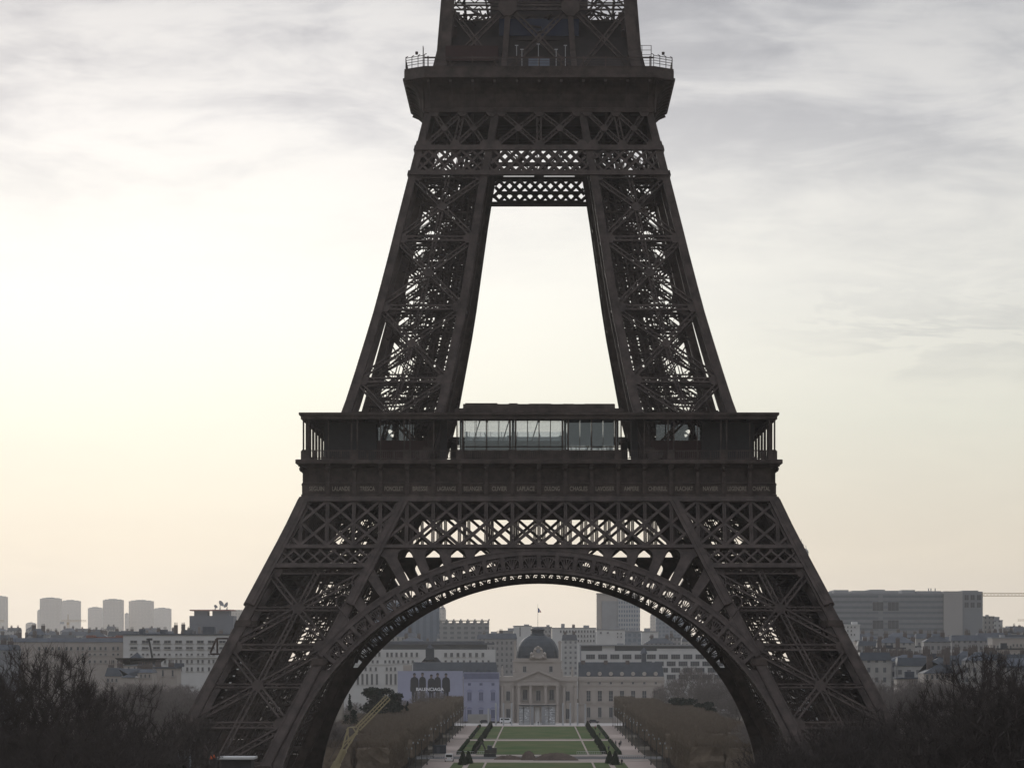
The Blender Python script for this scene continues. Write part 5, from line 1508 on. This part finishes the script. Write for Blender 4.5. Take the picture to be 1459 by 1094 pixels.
towerblk(934.8, 985, 879, 3000, 'blue-grey slab partly hidden by the right of the arch', grid_mat('slab_blue', (.25, .28, .31), (.16, .19, .23), 3, 3.2, .6, .5), rnd_=False)
HSE = [grid_mat('house_wall_a', (0.40, 0.385, 0.36), (0.15, 0.155, 0.165), 2.6, 3.2, .38, .5), grid_mat('house_wall_b', (0.47, 0.465, 0.45), (0.18, 0.18, 0.19), 3.0, 3.1, .42, .48), grid_mat('house_wall_c', (0.33, 0.32, 0.31), (0.14, 0.14, 0.15), 2.4, 3.0, .4, .5)]  # house tones lightened to stand in for thicker city haze
block('white_gable_tower', 'plain white hazy block with a dark slit behind the dome', 'building', 731.5, 757, 892, 2450, 16, WHITE, 'flat', None, GREYC, [([741], 893, 906, 1.6)])
block('terraced_office', 'white terraced office with window bands right of the flag', 'office building', 786.5, 849, 895, 2300, 20, WHITE, 'flat', None, GREYC, [(rng(799, 846, 12), 897.5, 901, 2.4), (rng(811, 846, 9), 904, 907.5, 2.4), (rng(811, 846, 9), 911, 914, 2.4)], chim=1)
block('plain_white_block', 'plain white block with a few square openings below the office tower', 'building', 850, 890, 897, 2200, 16, WHITE, 'flat', None, GREYC, [([856, 866], 900, 902, 3), ([880, 885], 901, 903, 1.6), ([880, 885], 906, 908, 1.6)])
block('glass_infill_block', 'blue-grey glazed block below the gridded office tower', 'building', 890.3, 914, 899.5, 2250, 16, MATS['slab_blue'], 'flat', None, GREYC)
block('gabled_white_block', 'white block between the glazed one and the right of the arch', 'building', 914.3, 938, 900, 2200, 16, WHITE, 'flat', None, GREYC, [([926], 906, 908, 2)])
block('grey_step_block', 'stepped grey block left of the dome', 'building', 712, 731, 899, 2380, 16, HSE[2], 'flat', None, GREYC)
block('grey_low_block', 'grey hazy block between the housing block and the dome', 'building', 698, 712.5, 903, 2400, 14, HSE[0], 'flat', None, GREYC)
block('hazy_block', 'hazy grey block right behind the flagpole', 'building', 757.5, 786, 893.5, 2500, 14, HSE[2], 'flat', None, GREYC)

# big hospital-like block on the right
DH = 2450
BG = grid_mat('banded_facade', (0.25, 0.26, 0.27), (0.16, 0.175, 0.19), 300, 3.6, .99, .45)  # greys raised, city haze put into the facade colour
o, cx = block('big_grey_block', 'huge grey-blue banded block on the right skyline', 'office building', 1172, 1344, 845, DH, 60, BG)
m1 = MB(); z0 = Z_(845, DH)
for a, b, v in ((1174, 1186, 842.5), (1189, 1210, 840), (1215, 1240, 841), (1240, 1262, 839.5), (1262, 1281, 841), (1286, 1305, 840), (1307, 1342, 841.5)): m1.box(X_(a, DH) - cx, X_(b, DH) - cx, 5, 45, z0, Z_(v, DH))
m1.build('roof_plant', GREYC, o)
m1 = MB(); m1.box(X_(1344.2, DH) - cx, X_(1371, DH) - cx, -2, 58, 0, Z_(842, DH)); m1.build('plain_tower', mat('warm_grey_wall', (.34, .325, .31), .8, 0, .05, .05), o)
m1 = MB(); m1.box(X_(1371.2, DH) - cx, X_(1400, DH) - cx, -1, 56, 0, Z_(842.5, DH)); m1.box(X_(1371.2, DH) - cx, X_(1394, DH) - cx, 0, 50, Z_(842.5, DH), Z_(841, DH)); eo = m1.build('end_bay', mat('end_bay_cladding', (.21, .22, .23), .6, 0, .06, .05), o)
for u in (1377, 1385.5, 1394.5):
    for v in (855, 865.5): ob('window', window_me(6.5 * DH / F, 8 * DH / F, False, 2, GREYC, WGLASS), o, (X_(u, DH) - cx, -1.02, Z_(v, DH)))
for a, b in ((1240, 1262), (1263.5, 1282)):
    for v in (870, 896): ob('window_bay', window_me(16 * DH / F, 13 * DH / F, False, 3, GREYC, WGLASS), o, (X_((a + b) / 2, DH) - cx, -.02, Z_(v, DH)))
for u in (1327.5, 1331, 1337): m1 = MB(); m1.bar((X_(u, DH) - cx, 20, z0), (X_(u, DH) - cx, 20, Z_(837, DH)), .6, .6); m1.build('antenna', GREYC, o)
for i, (a, b, v, lab) in enumerate(((1401, 1416.5, 878.5, 'stepped grey block just right of the huge grey block'), (1416.8, 1428.5, 884, 'lower grey block with a dark roof line further right'), (1428.8, 1441, 895, 'low hazy block right of the two stepped ones'))): block('stepped_block', lab, 'building', a, b, v, 2500 + i * 60, 20, HSE[i], 'flat', None, GREYC)
block('edge_white_block', 'pale block with window band near the right edge', 'building', 1414, 1462, 909, 1750, 18, CREAM, 'flat', None, GREYC, [(rng(1417, 1440, 6), 919, 924, 2.6), (rng(1444, 1460, 4), 917, 921, 3)])
block('edge_dark_roof_block', 'pale house with a dark flat roof at the right edge', 'building', 1421, 1475, 925, 1500, 16, CREAM, 'flat', None, SLATE, [(rng(1426, 1458, 6), 930, 934, 2.6)])
block('white_cube_house', 'white house with three rows of small windows beside the right leg', 'house', 1200, 1225, 890.5, 1900, 12, WHITE, 'flat', None, WHITE, [([1203, 1208, 1213, 1218], 892, 894, 1.8), ([1208, 1213], 897, 899.5, 1.8), ([1208, 1213, 1217.5], 902.5, 905, 1.8)])
block('pale_corner_house', 'pale house with scattered windows below the white cube house', 'house', 1219, 1235, 913, 1750, 12, CREAM, 'flat', None, GREYC, [([1225, 1233], 914.5, 916.5, 1.8), ([1225], 919, 921, 1.8), ([1225, 1231], 926, 928, 1.8)])
block('blank_gable_house', 'house with a tall blank pale gable right of the terrace row', 'house', 1346, 1362, 916, 1700, 12, CREAM, 'hip', 912, ZINC)
# terrace of mansard houses
for k in range(7):
    u0 = 1222 + k * 15.2
    block('terrace_house', 'terrace house with dark mansard and brick chimneys in the row right of the tower', 'house', u0, u0 + 14.9, 945.5, 1350 + (k % 2) * 3, 12, CREAM, 'mansard', 934.5 + (k % 3) * .7, SLATE, [([u0 + 3.8, u0 + 7.6, u0 + 11.4], 940 + 6.5, 951, 2.2)], 'mansard terrace houses', chim=2)
    if k % 2 == 0: pass
block('dark_mansion', 'stone mansion with a big dark blue mansard and pale dormers right of the terrace', 'house', 1316, 1362, 959, 1080, 16, CREAM, 'hip', 940, SLATE, [(rng(1321, 1357, 6), 960.5, 967, 3.6)], chim=2, inset=7)
block('low_annex', 'low pale annex with a row of small openings left of the dark mansion', 'house', 1278, 1316, 967, 1100, 10, CREAM, 'flat', None, ZINC, [(rng(1300, 1311, 5), 968.5, 972, 1.6)])
block('mansion_belvedere', 'square dark roof turret over the blue mansard mansion', 'house', 1331, 1346, 941, 1098, 6, SLATE, 'hip', 935, SLATE, inset=2)
# unremarkable hazy houses filling the city between
def filler(u0, u1, d0, d1, vlo, vhi, n, lab, grp, seed):
    r = random.Random(seed)
    for i in range(n):
        d = r.uniform(d0, d1); w_ = r.uniform(8, 19); u = u0 + (u1 - u0) * (i + r.uniform(.1, .9)) / n; wp = w_ * F / d
        vt = r.uniform(vlo, vhi); kind = r.choice(('mansard', 'mansard', 'flat', 'hip'))
        block('city_house', lab, 'house', u - wp / 2, u + wp / 2, vt, d, r.uniform(9, 14), r.choice(HSE), kind, vt - r.uniform(3, 5) * F / d * .7, r.choice((ZINC, ZINC, SLATE)), (), grp, chim=r.choice((1, 2, 2)))
filler(-10, 345, 1700, 2600, 903, 912, 24, 'hazy city house on the left skyline behind the ministry', 'hazy houses on the left skyline', 71)
filler(500, 1010, 1900, 2700, 906, 918, 30, 'hazy city house in the roofscape seen under the arch', 'hazy houses under the arch', 72)
filler(1150, 1470, 1500, 2300, 906, 928, 42, 'hazy city house in the roofscape right of the tower', 'hazy houses right of the tower', 73)
filler(1200, 1470, 1200, 1480, 940, 952, 22, 'city house at the park edge right of the tower', 'park edge houses right of the tower', 74)
filler(1425, 1475, 2400, 3800, 896, 904, 9, 'far hazy house on the right edge of the skyline', 'far hazy houses right edge', 75)
filler(-10, 345, 3000, 4300, 896, 904, 16, 'far hazy house below the left tower blocks', 'far hazy houses left', 76)
towerblk(1139, 1145.5, 776, 3300, 'pale slim tower showing just beside the right tower leg, its left half', HB, rnd_=False)
towerblk(1145.8, 1152, 785, 3320, 'lower pale slim tower showing just beside the right tower leg', HB, rnd_=False)

# tower cranes
CRN = mat('crane_steel', (0.40, 0.27, 0.11), .6, 0, .1, .5)
def tower_crane(label, u, vtop, d, ua, ub, hw=1.0):
    o = thing('tower_crane', label, 'crane', (X_(u, d), Y(d), 0)); h = Z_(vtop, d); x0 = o.location.x
    def lat(p, q, w):
        mb = MB(); p = Vector(p); q = Vector(q); a = (q - p); L = a.length; a.normalize()
        n1 = Vector((0, 1, 0)); n2 = a.cross(n1)
        cs_ = [n1 * w / 2 + n2 * w / 2, n1 * w / 2 - n2 * w / 2, -n1 * w / 2 - n2 * w / 2, -n1 * w / 2 + n2 * w / 2]
        for c in cs_: mb.bar(p + c, q + c, w * .14, w * .14)
        k = max(2, int(L / (w * 1.2)))
        for i in range(k):
            for j in range(4): mb.bar(p + a * (L * i / k) + cs_[j], p + a * (L * (i + 1) / k) + cs_[(j + 1) % 4], w * .09, w * .09)
        return mb
    lat((0, 0, 0), (0, 0, h), hw * 1.5).build('mast', CRN, o)
    lat((X_(ua, d) - x0, 0, h + hw), (X_(ub, d) - x0, 0, h + hw), hw * 1.3).build('jib', CRN, o)
    m1 = MB(); m1.bar((0, 0, h + hw), (0, 0, h + 6 * hw), .5 * hw, .5 * hw); m1.box(-hw, hw, -hw, hw, h - 2 * hw, h); m1.build('cab_and_peak', CRN, o)
    xe = X_(ua, d) - x0; m1 = MB(); m1.box(xe - hw, xe + hw * 2, -hw, hw, h - hw * 1.5, h + hw * .3); m1.build('counterweight', GREYC, o)
tower_crane('hazy tower crane standing among the left tower blocks', 97, 886, 6000, 87.5, 123, 2.1)
tower_crane('tower crane with a long jib reaching past the right picture edge', 1512, 850, 2300, 1530, 1399, 1.4)
tower_crane('small far tower crane at the right picture edge', 1470, 885, 5000, 1478, 1450, 1.6)
tower_crane('hazy tower crane cut by the left picture edge', -2, 886, 6000, -14, 6, 2.1)
t = thing('construction_derrick', 'thin dark leaning derrick before the white office building', 'crane', (X_(218, 1250), Y(1250), 0))
m1 = MB(); m1.tube((0, 0, 0), (0, 0, Z_(942, 1250)), .35, .3, 6); m1.build('mast', POST, t)
m1 = MB(); m1.tube((0, 0, Z_(942, 1250)), (X_(212, 1250) - t.location.x, 0, Z_(909, 1250)), .42, .3, 6); m1.box(-2.2, -.2, -.3, .3, Z_(912, 1250), Z_(909, 1250)); m1.build('boom', POST, t)
m1 = MB(); m1.box(-1.0, 1.6, -1, 1, Z_(944, 1250), Z_(940.5, 1250)); m1.build('cab', WHITE, t)

# ------------------------------------------------------------------ mobile crane with folded-out jib beneath the arch
DCR = 725
BOOM = mat('pale_yellow_paint', (0.34, 0.29, 0.17), .5, 0, .12, .6)
mc = thing('mobile_crane', 'pale yellow mobile crane raising a thick boom and a long jib under the arch', 'crane', (X_(463, DCR), Y(DCR), 0)); mx0 = mc.location.x
def CP(u, v, y=0): return Vector((X_(u, DCR) - mx0, y, Z_(v, DCR)))
b = MB(); pA = Vector((CP(463, 1112).x, 0, 2.9)); b.bar(pA, CP(481, 1086), 1.55, 1.3); b.build('boom', BOOM, mc)
b = MB(); b.bar(CP(480, 1088), CP(490, 1068), 1.25, 1.0); b.bar(CP(481, 1086, -.7), CP(489, 1067, -.7), .25, .3); b.build('boom_section', BOOM, mc)
b = MB()
for (p, q, w_) in (((487, 1068), (496, 1036), .28), ((492, 1069), (510, 1040), .3), ((487, 1066), (503, 1048), .2), ((496, 1036), (508, 1035), .2), ((496, 1060), (496, 1036), .16), ((490, 1058), (506, 1044), .2), ((500, 1058), (512, 1033), .22), ((494, 1038), (497, 1052), .2), ((503, 1036), (509, 1046), .2)):
    for y in (-.45, .45): b.bar(CP(*p, y), CP(*q, y), w_, .2)
b.box(CP(486, 1070).x, CP(494, 1070).x, -.6, .6, CP(0, 1072).z, CP(0, 1067).z); b.build('jib_bracket', BOOM, mc)
b = MB()
for off in (-.52, .05, .55):
    o_ = Vector((off * .7, 0, off * .72)); b.bar(CP(510, 1037) + Vector((-o_.x, 0, o_.z)), CP(553, 993) + Vector((-o_.x, 0, o_.z)), .26, .5)
for i in range(12):
    p = CP(510, 1037).lerp(CP(553, 993), i / 11); b.bar(p + Vector((-.38, .1, .4)), p + Vector((.38, .1, -.4)), .1, .2)
b.build('jib', BOOM, mc)
b = MB()
for y in (-.3, .3): b.tube(CP(494, 1037, y), CP(552, 994, y) + Vector((-.5, 0, .5)), .05, .05, 5); b.tube(CP(475, 1088, y) + Vector((-.9, 0, .6)), CP(495, 1037, y), .05, .05, 5)
b.build('cable', mat('steel_cable', (.05, .05, .05), .5), mc)
b = MB(); b.box(-2.2, 6.0, -1.35, 1.35, .9, 1.7); b.box(-2.0, 3.5, -1.2, 1.2, 1.7, 2.9); b.build('carrier', BOOM, mc)
b = MB(); b.box(4.2, 6.2, -1.25, 1.25, 1.7, 3.1); b.build('cab', WHITE, mc)
for x in (-1.4, .2, 3.4, 5.2):
    for y in (-1.2, 1.2): wv = MB(); wv.tube((x, y - .2, .55), (x, y + .2, .55), .55, .55, 14); wv.build('wheel', mat('tyre_rubber', (.02, .02, .02), .9), mc)

# ------------------------------------------------------------------ things on the lawn, road and alleys
DX = 1030
ex = thing('excavator', 'dark excavator with raised arm beside the heap of soil', 'excavator', (X_(698, DX), Y(DX), .08))
EXP = mat('excavator_paint', (.05, .045, .04), .6, 0, .2, 1.0)
m1 = MB()
for y in (-1.0, 1.0): m1.box(-1.7, 1.7, y - .3, y + .3, .05, .85)
m1.build('tracks', mat('track_steel', (.03, .03, .03), .8), ex)
m1 = MB(); m1.box(-1.5, 1.9, -1.2, 1.2, .95, 2.0); m1.box(.6, 1.9, -1.2, 1.2, 2.0, 2.5); m1.build('body', EXP, ex)
m1 = MB(); m1.box(-.7, .6, -1.15, .1, 2.0, 3.2); m1.build('cab', mat('cab_glass', (.05, .06, .07), .2, 0, .1, 1), ex)
m1 = MB(); m1.bar((-1.2, .5, 1.8), (-2.2, .5, 4.1), .45, .4); m1.bar((-2.2, .5, 4.1), (-4.0, .5, 2.0), .36, .3); m1.build('arm', EXP, ex)
m1 = MB(); m1.prism([(-4.5, 1.2), (-3.6, 1.0), (-3.5, 1.9), (-4.1, 2.1)], lambda a, b_, o_: Vector((a, o_, b_)), .1, .9); m1.build('bucket', EXP, ex)
def heap(label, u0, u1, d, h, seed):
    r = random.Random(seed); mb = MB(); x0, x1 = X_(u0, d), X_(u1, d); n, m = 22, 10; dep = 12.0
    g = [[(x0 + (x1 - x0) * i / n - (x0 + x1) / 2, -dep / 2 + dep * j / m, max(0, h * (1 - abs(2 * i / n - 1) ** 2.6) * (1 - abs(2 * j / m - 1) ** 2) + (r.uniform(-.16, .16) if 0 < i < n and 0 < j < m else 0))) for i in range(n + 1)] for j in range(m + 1)]
    vs = [p for row in g for p in row]
    mb.add(vs, [(j * (n + 1) + i, j * (n + 1) + i + 1, (j + 1) * (n + 1) + i + 1, (j + 1) * (n + 1) + i) for j in range(m) for i in range(n)])
    tag(mb.build('soil_heap', SOIL, None, ((x0 + x1) / 2, Y(d), .06), smooth=True), label, 'soil heap')
heap('pointed brown soil heap just right of the excavator', 742, 764, 1004, 2.3, 1); heap('long flat brown soil heap across the road before the lawn', 760, 824, 1000, 1.9, 2); heap('low dark soil heap beneath the excavator arm', 704, 744, 1008, 1.0, 3)
def car(label, name, u, d, L, Wd, H, paint, rot, van=False):
    o = thing(name, label, 'van' if van else 'car', (X_(u, d), Y(d), .08), rot)
    m1 = MB(); hl = L / 2
    if van: pts = [(-hl, .35), (hl, .35), (hl, .95), (hl - .25, 1.05), (hl - .9, H - .05), (-hl + .08, H), (-hl, .9)]
    else: pts = [(-hl, .35), (hl, .35), (hl, .8), (hl - 1.0, .9), (hl - 1.8, H), (-hl + .8, H), (-hl + .1, .95)]
    m1.prism(pts, lambda a, b_, o_: Vector((a, o_, b_)), -Wd / 2, Wd / 2); m1.build('body', paint, o)
    gl = mat('car_glass', (.02, .025, .03), .1, 0, .1, 1)
    m1 = MB(); m1.box(-hl - .02, -hl + .06, -Wd * .4, Wd * .4, H * .58, H * .88); m1.build('rear_window', gl, o)
    for y in (-Wd / 2 - .01, Wd / 2 + .01): m1 = MB(); m1.box(-hl + .5, hl - 1.2, y - .015, y + .015, H * .6, H * .88); m1.build('side_window', gl, o)
    m1 = MB(); x = hl - (.55 if van else 1.35); m1.bar((x + .3, 0, H * .6), (x - .12, 0, H * .92), Wd * .82, .05, (1, 0, .4)); m1.build('windscreen', gl, o)
    for x in (-hl + .8, hl - .85):
        for y in (-Wd / 2, Wd / 2): m1 = MB(); m1.tube((x, y - .1, .33), (x, y + .1, .33), .33, .33, 14); m1.build('wheel', MATS['tyre_rubber'], o)
    for y in (-Wd * .38, Wd * .38): m1 = MB(); m1.box(-hl - .03, -hl + .03, y - .1, y + .1, .75, 1.05); m1.build('tail_light', mat('tail_light_red', (.25, .02, .02), .3), o)
WP = mat('white_car_paint', (.72, .72, .72), .25, 0, .03, 1, spec=.5); BP = mat('dark_car_paint', (.04, .045, .06), .25, 0, .05, 1, spec=.5)
car('white van seen from behind on the cross road left of the lawn', 'parked_van', 640, 985, 4.6, 2.05, 2.1, WP, rad(90), True)
car('white van parked in front of the palace portico', 'parked_van', 721, 1508, 5.2, 2.0, 2.3, WP, rad(0), True)
car('dark car parked beside the hoarding before the facade cover', 'parked_car', 691, 1505, 4.3, 1.8, 1.5, BP, 0)
car('dark car parked before the palace right wing', 'parked_car', 846, 1510, 4.4, 1.8, 1.5, BP, 0)
o = thing('site_container', 'dark blue site container beside the alley under the left plane trees', 'container', (X_(626, 1045), Y(1045), .06))
m1 = MB(); m1.box(-1.9, 1.9, -1.3, 1.3, .15, 2.9)
for k in range(9): m1.box(-1.85 + k * .42, -1.7 + k * .42, -1.36, -1.3, .3, 2.75)
m1.build('body', mat('container_paint', (.03, .04, .055), .6, 0, .15, 1), o)
m1 = MB(); m1.box(-.7, .1, -1.42, -1.37, .3, 2.3); m1.build('door', mat('container_door', (.06, .07, .09), .6), o)
m1 = MB(); m1.box(-2.6, 2.8, -2.0, -1.6, 0, .5); m1.build('base_beam', KERB, o)
BAR = mat('barrier_grey', (.42, .43, .44), .6, 0, .1, 1)
def barrier(label, u, d, n):
    mb = MB()
    for z in (.35, 1.05): mb.box(-n, n, -.03, .03, z - .04, z + .04)
    for k in range(n * 4 + 1): x = -n + k * .5; mb.box(x - .02, x + .02, -.02, .02, .3, 1.05)
    for x in (-n + .2, n - .2): mb.box(x - .04, x + .04, -.3, .3, 0, .08)
    tag(mb.build('site_barrier', BAR, None, (X_(u, d), Y(d), .2)), label, 'barrier')
barrier('long grey site barrier on the road right of the soil heaps', 842, 1040, 4); barrier('grey site barrier on the road left of the excavator', 668, 1040, 5); barrier('short grey barrier beside the right alley', 899, 1000, 4); barrier('grey barrier near the white van', 620, 1000, 4)

# people on the alleys
def person_mesh(pose):
    bm_v = {'p': (0, 0, .95), 'w': (0, 0, 1.15), 'c': (0, 0, 1.38), 'n': (0, 0, 1.5), 'h': (0, .01, 1.60), 't': (0, 0, 1.72),
            'hl': (.10, 0, .9), 'kl': (.11, .04 + .10 * pose, .5), 'al': (.11, .16 * pose - .02, .08), 'fl': (.12, .16 * pose + .14, .04),
            'hr': (-.10, 0, .9), 'kr': (-.11, .02 - .02 * pose, .5), 'ar': (-.11, -.2 * pose - .02, .10), 'fr': (-.12, -.2 * pose + .13, .04),
            'sl': (.19, 0, 1.40), 'el': (.25, -.05 - .12 * pose, 1.12), 'hl2': (.23, .06 - .1 * pose, .88), 'sr': (-.19, 0, 1.40), 'er': (-.25, -.05 + .12 * pose, 1.12), 'hr2': (-.23, .1 + .14 * pose, .9)}
    rad_ = {'p': .16, 'w': .15, 'c': .18, 'n': .06, 'h': .10, 't': .075, 'hl': .10, 'kl': .075, 'al': .05, 'fl': .04, 'hr': .10, 'kr': .075, 'ar': .05, 'fr': .04, 'sl': .085, 'el': .06, 'hl2': .045, 'sr': .085, 'er': .06, 'hr2': .045}
    ks = list(bm_v); ix = {k: i for i, k in enumerate(ks)}
    ed = [('p', 'w'), ('w', 'c'), ('c', 'n'), ('n', 'h'), ('h', 't'), ('p', 'hl'), ('hl', 'kl'), ('kl', 'al'), ('al', 'fl'), ('p', 'hr'), ('hr', 'kr'), ('kr', 'ar'), ('ar', 'fr'), ('c', 'sl'), ('sl', 'el'), ('el', 'hl2'), ('c', 'sr'), ('sr', 'er'), ('er', 'hr2')]
    me = bpy.data.meshes.new('person'); me.from_pydata([bm_v[k] for k in ks], [(ix[a], ix[b]) for a, b in ed], [])
    o = bpy.data.objects.new('person', me); COL.objects.link(o)
    sk = o.modifiers.new('skin', 'SKIN'); o.modifiers.new('sub', 'SUBSURF').levels = 1
    for k in ks: me.skin_vertices[0].data[ix[k]].radius = (rad_[k] * (1.0 if k not in 'cw' else 1.25), rad_[k])
    me.skin_vertices[0].data[0].use_root = True
    dg = bpy.context.evaluated_depsgraph_get()
    out = bpy.data.meshes.new_from_object(o.evaluated_get(dg)); out.name = 'person'
    bpy.data.objects.remove(o); bpy.data.meshes.remove(me)
    return out
COATS = [mat('coat_black', (.02, .02, .022), .9), mat('coat_navy', (.025, .03, .05), .9), mat('coat_red', (.20, .06, .05), .9), mat('coat_grey', (.09, .09, .09), .9)]
JEANS = mat('dark_trousers', (.025, .028, .036), .9); SKN = mat('skin', (.33, .22, .17), .7); HAIR = mat('dark_hair', (.03, .022, .018), .8)
PMESH = []
for ps in (0.0, 1.0, -.8):
    base_me = person_mesh(ps)
    row = []
    for c in COATS:
        me = base_me.copy(); me.materials.clear()
        for m_ in (c, JEANS, SKN): me.materials.append(m_)
        for p in me.polygons:
            z = p.center.z; p.material_index = 1 if z < .86 and abs(p.center.x) < .2 else 2 if z > 1.49 else 0
            p.use_smooth = True
        row.append(me)
    PMESH.append(row)
hm = MB(); hm.lathe([(.105, -.02), (.118, .05), (.10, .12), (.04, .165)], (0, -.015, 1.63), 10); HM = hm.mesh('hair', HAIR)
def person(u, v, pose, coat, rz, label):
    d = D_(v)
    o = tag(ob('person', PMESH[pose][coat], None, (X_(u, d), Y(d), .03), rz), label, 'person'); ob('hair', HM, o)
person(854.5, 1050, 1, 0, .2, 'person in black walking alone furthest from the near lamps on the right alley')
person(863.5, 1053.5, 2, 1, 2.9, 'person in navy coat walking on the right alley, second from the far end')
person(872.8, 1062, 0, 0, .5, 'tall figure in dark coat standing at the middle of the right alley')
person(877.2, 1062.5, 1, 3, -.4, 'small person in grey near the middle of the right alley')
person(882.5, 1064.5, 1, 0, 3.1, 'person in black at the right of the three in mid alley')
person(884.5, 1062, 2, 3, 2.8, 'person in grey just behind the right of the three in mid alley')
person(867.3, 1070, 0, 1, .1, 'person in navy standing by the low hedge corner on the right')
person(848.2, 1040, 0, 2, .1, 'person in reddish coat at the far end of the right alley by the yews')
person(886, 1090, 1, 0, .3, 'person in dark coat nearest the bottom edge on the right')
person(675.5, 1050.5, 1, 0, 2.9, 'person in black walking by the left hedge')
person(681, 1039, 0, 2, .2, 'person in reddish coat far down the left alley')
person(766.8, 1033, 0, 0, .2, 'person in black standing at the foot of the glass monument')
person(678.5, 1026.5, 1, 0, 1.5, 'person in black passing the pale hoarding')

# ------------------------------------------------------------------ white-roofed booth and cones before the left foot of the tower
DK = 505
o = thing('ticket_booth', 'flat white-roofed dark booth at the foot of the left tower leg', 'booth', (X_(336, DK), Y(DK), 0))
m1 = MB(); m1.box(-2.1, 2.1, 0, 5, 0, Z_(1082, DK)); m1.build('wall', mat('booth_dark', (.03, .03, .032), .7, 0, .1, 1), o)
m1 = MB(); m1.box(-2.5, 2.55, -.8, 5.5, Z_(1081, DK), Z_(1078, DK)); m1.build('roof', WHITE, o)
m1 = MB(); m1.box(-2.0, -.2, -.03, .02, 1.0, 12.5); m1.build('window', WGLASS, o)
CONE = mat('orange_plastic', (.65, .12, .03), .5, 0, .05, 1)
for u, lab in ((300.5, 'orange traffic cone, left one of the two by the white-roofed booth'), (304.5, 'orange traffic cone, right one nearest the white roof')):
    c = thing('traffic_cone', lab, 'traffic cone', (X_(u, DK), Y(DK) + .5, Z_(1081, DK)))
    m1 = MB(); m1.lathe([(.2, .04), (.15, .25), (.08, .5), (.04, .62)], (0, 0, 0), 10); m1.build('body', CONE, c); m1 = MB(); m1.box(-.22, .22, -.22, .22, 0, .045); m1.build('base', CONE, c)
m1 = MB(); m1.box(X_(297, DK), X_(309, DK), Y(DK) + .1, Y(DK) + 4, 0, Z_(1081, DK) - .01); tag(m1.build('low_platform', MATS['booth_dark']), 'dark platform carrying the orange cones beside the booth', 'platform')
o = thing('site_cabin', 'small pale blue cabin among the trees at the foot of the left leg', 'cabin', (X_(262, 480), Y(480), 0))
m1 = MB(); m1.box(-.75, .75, 0, 2, 0, Z_(1070, 480)); m1.build('wall', mat('cabin_pale_blue', (.30, .36, .40), .7, 0, .1, 1), o)
m1 = MB(); m1.box(-.85, .85, -.15, 2.1, Z_(1070, 480), Z_(1068.5, 480)); m1.build('roof', GREYC, o)
for x in (-.4, .15): m1 = MB(); m1.box(x, x + .3, -.04, .01, Z_(1077, 480), Z_(1072, 480)); m1.build('window', WGLASS, o)

# ------------------------------------------------------------------ haze
HZ = bpy.data.materials.new('haze_air'); HZ.use_nodes = True
nt = HZ.node_tree; nt.nodes.clear()
out = nt.nodes.new('ShaderNodeOutputMaterial'); pv = nt.nodes.new('ShaderNodeVolumePrincipled')
pv.inputs['Color'].default_value = HAZE_COL + (1,); pv.inputs['Density'].default_value = HAZE_DENS; pv.inputs['Anisotropy'].default_value = HAZE_ANI
nt.links.new(pv.outputs[0], out.inputs['Volume'])
hb = MB(); hb.box(-4300, 4300, -680, 9900, -1.0, 176.0)
tag(hb.build('haze', HZ), kind='stuff')
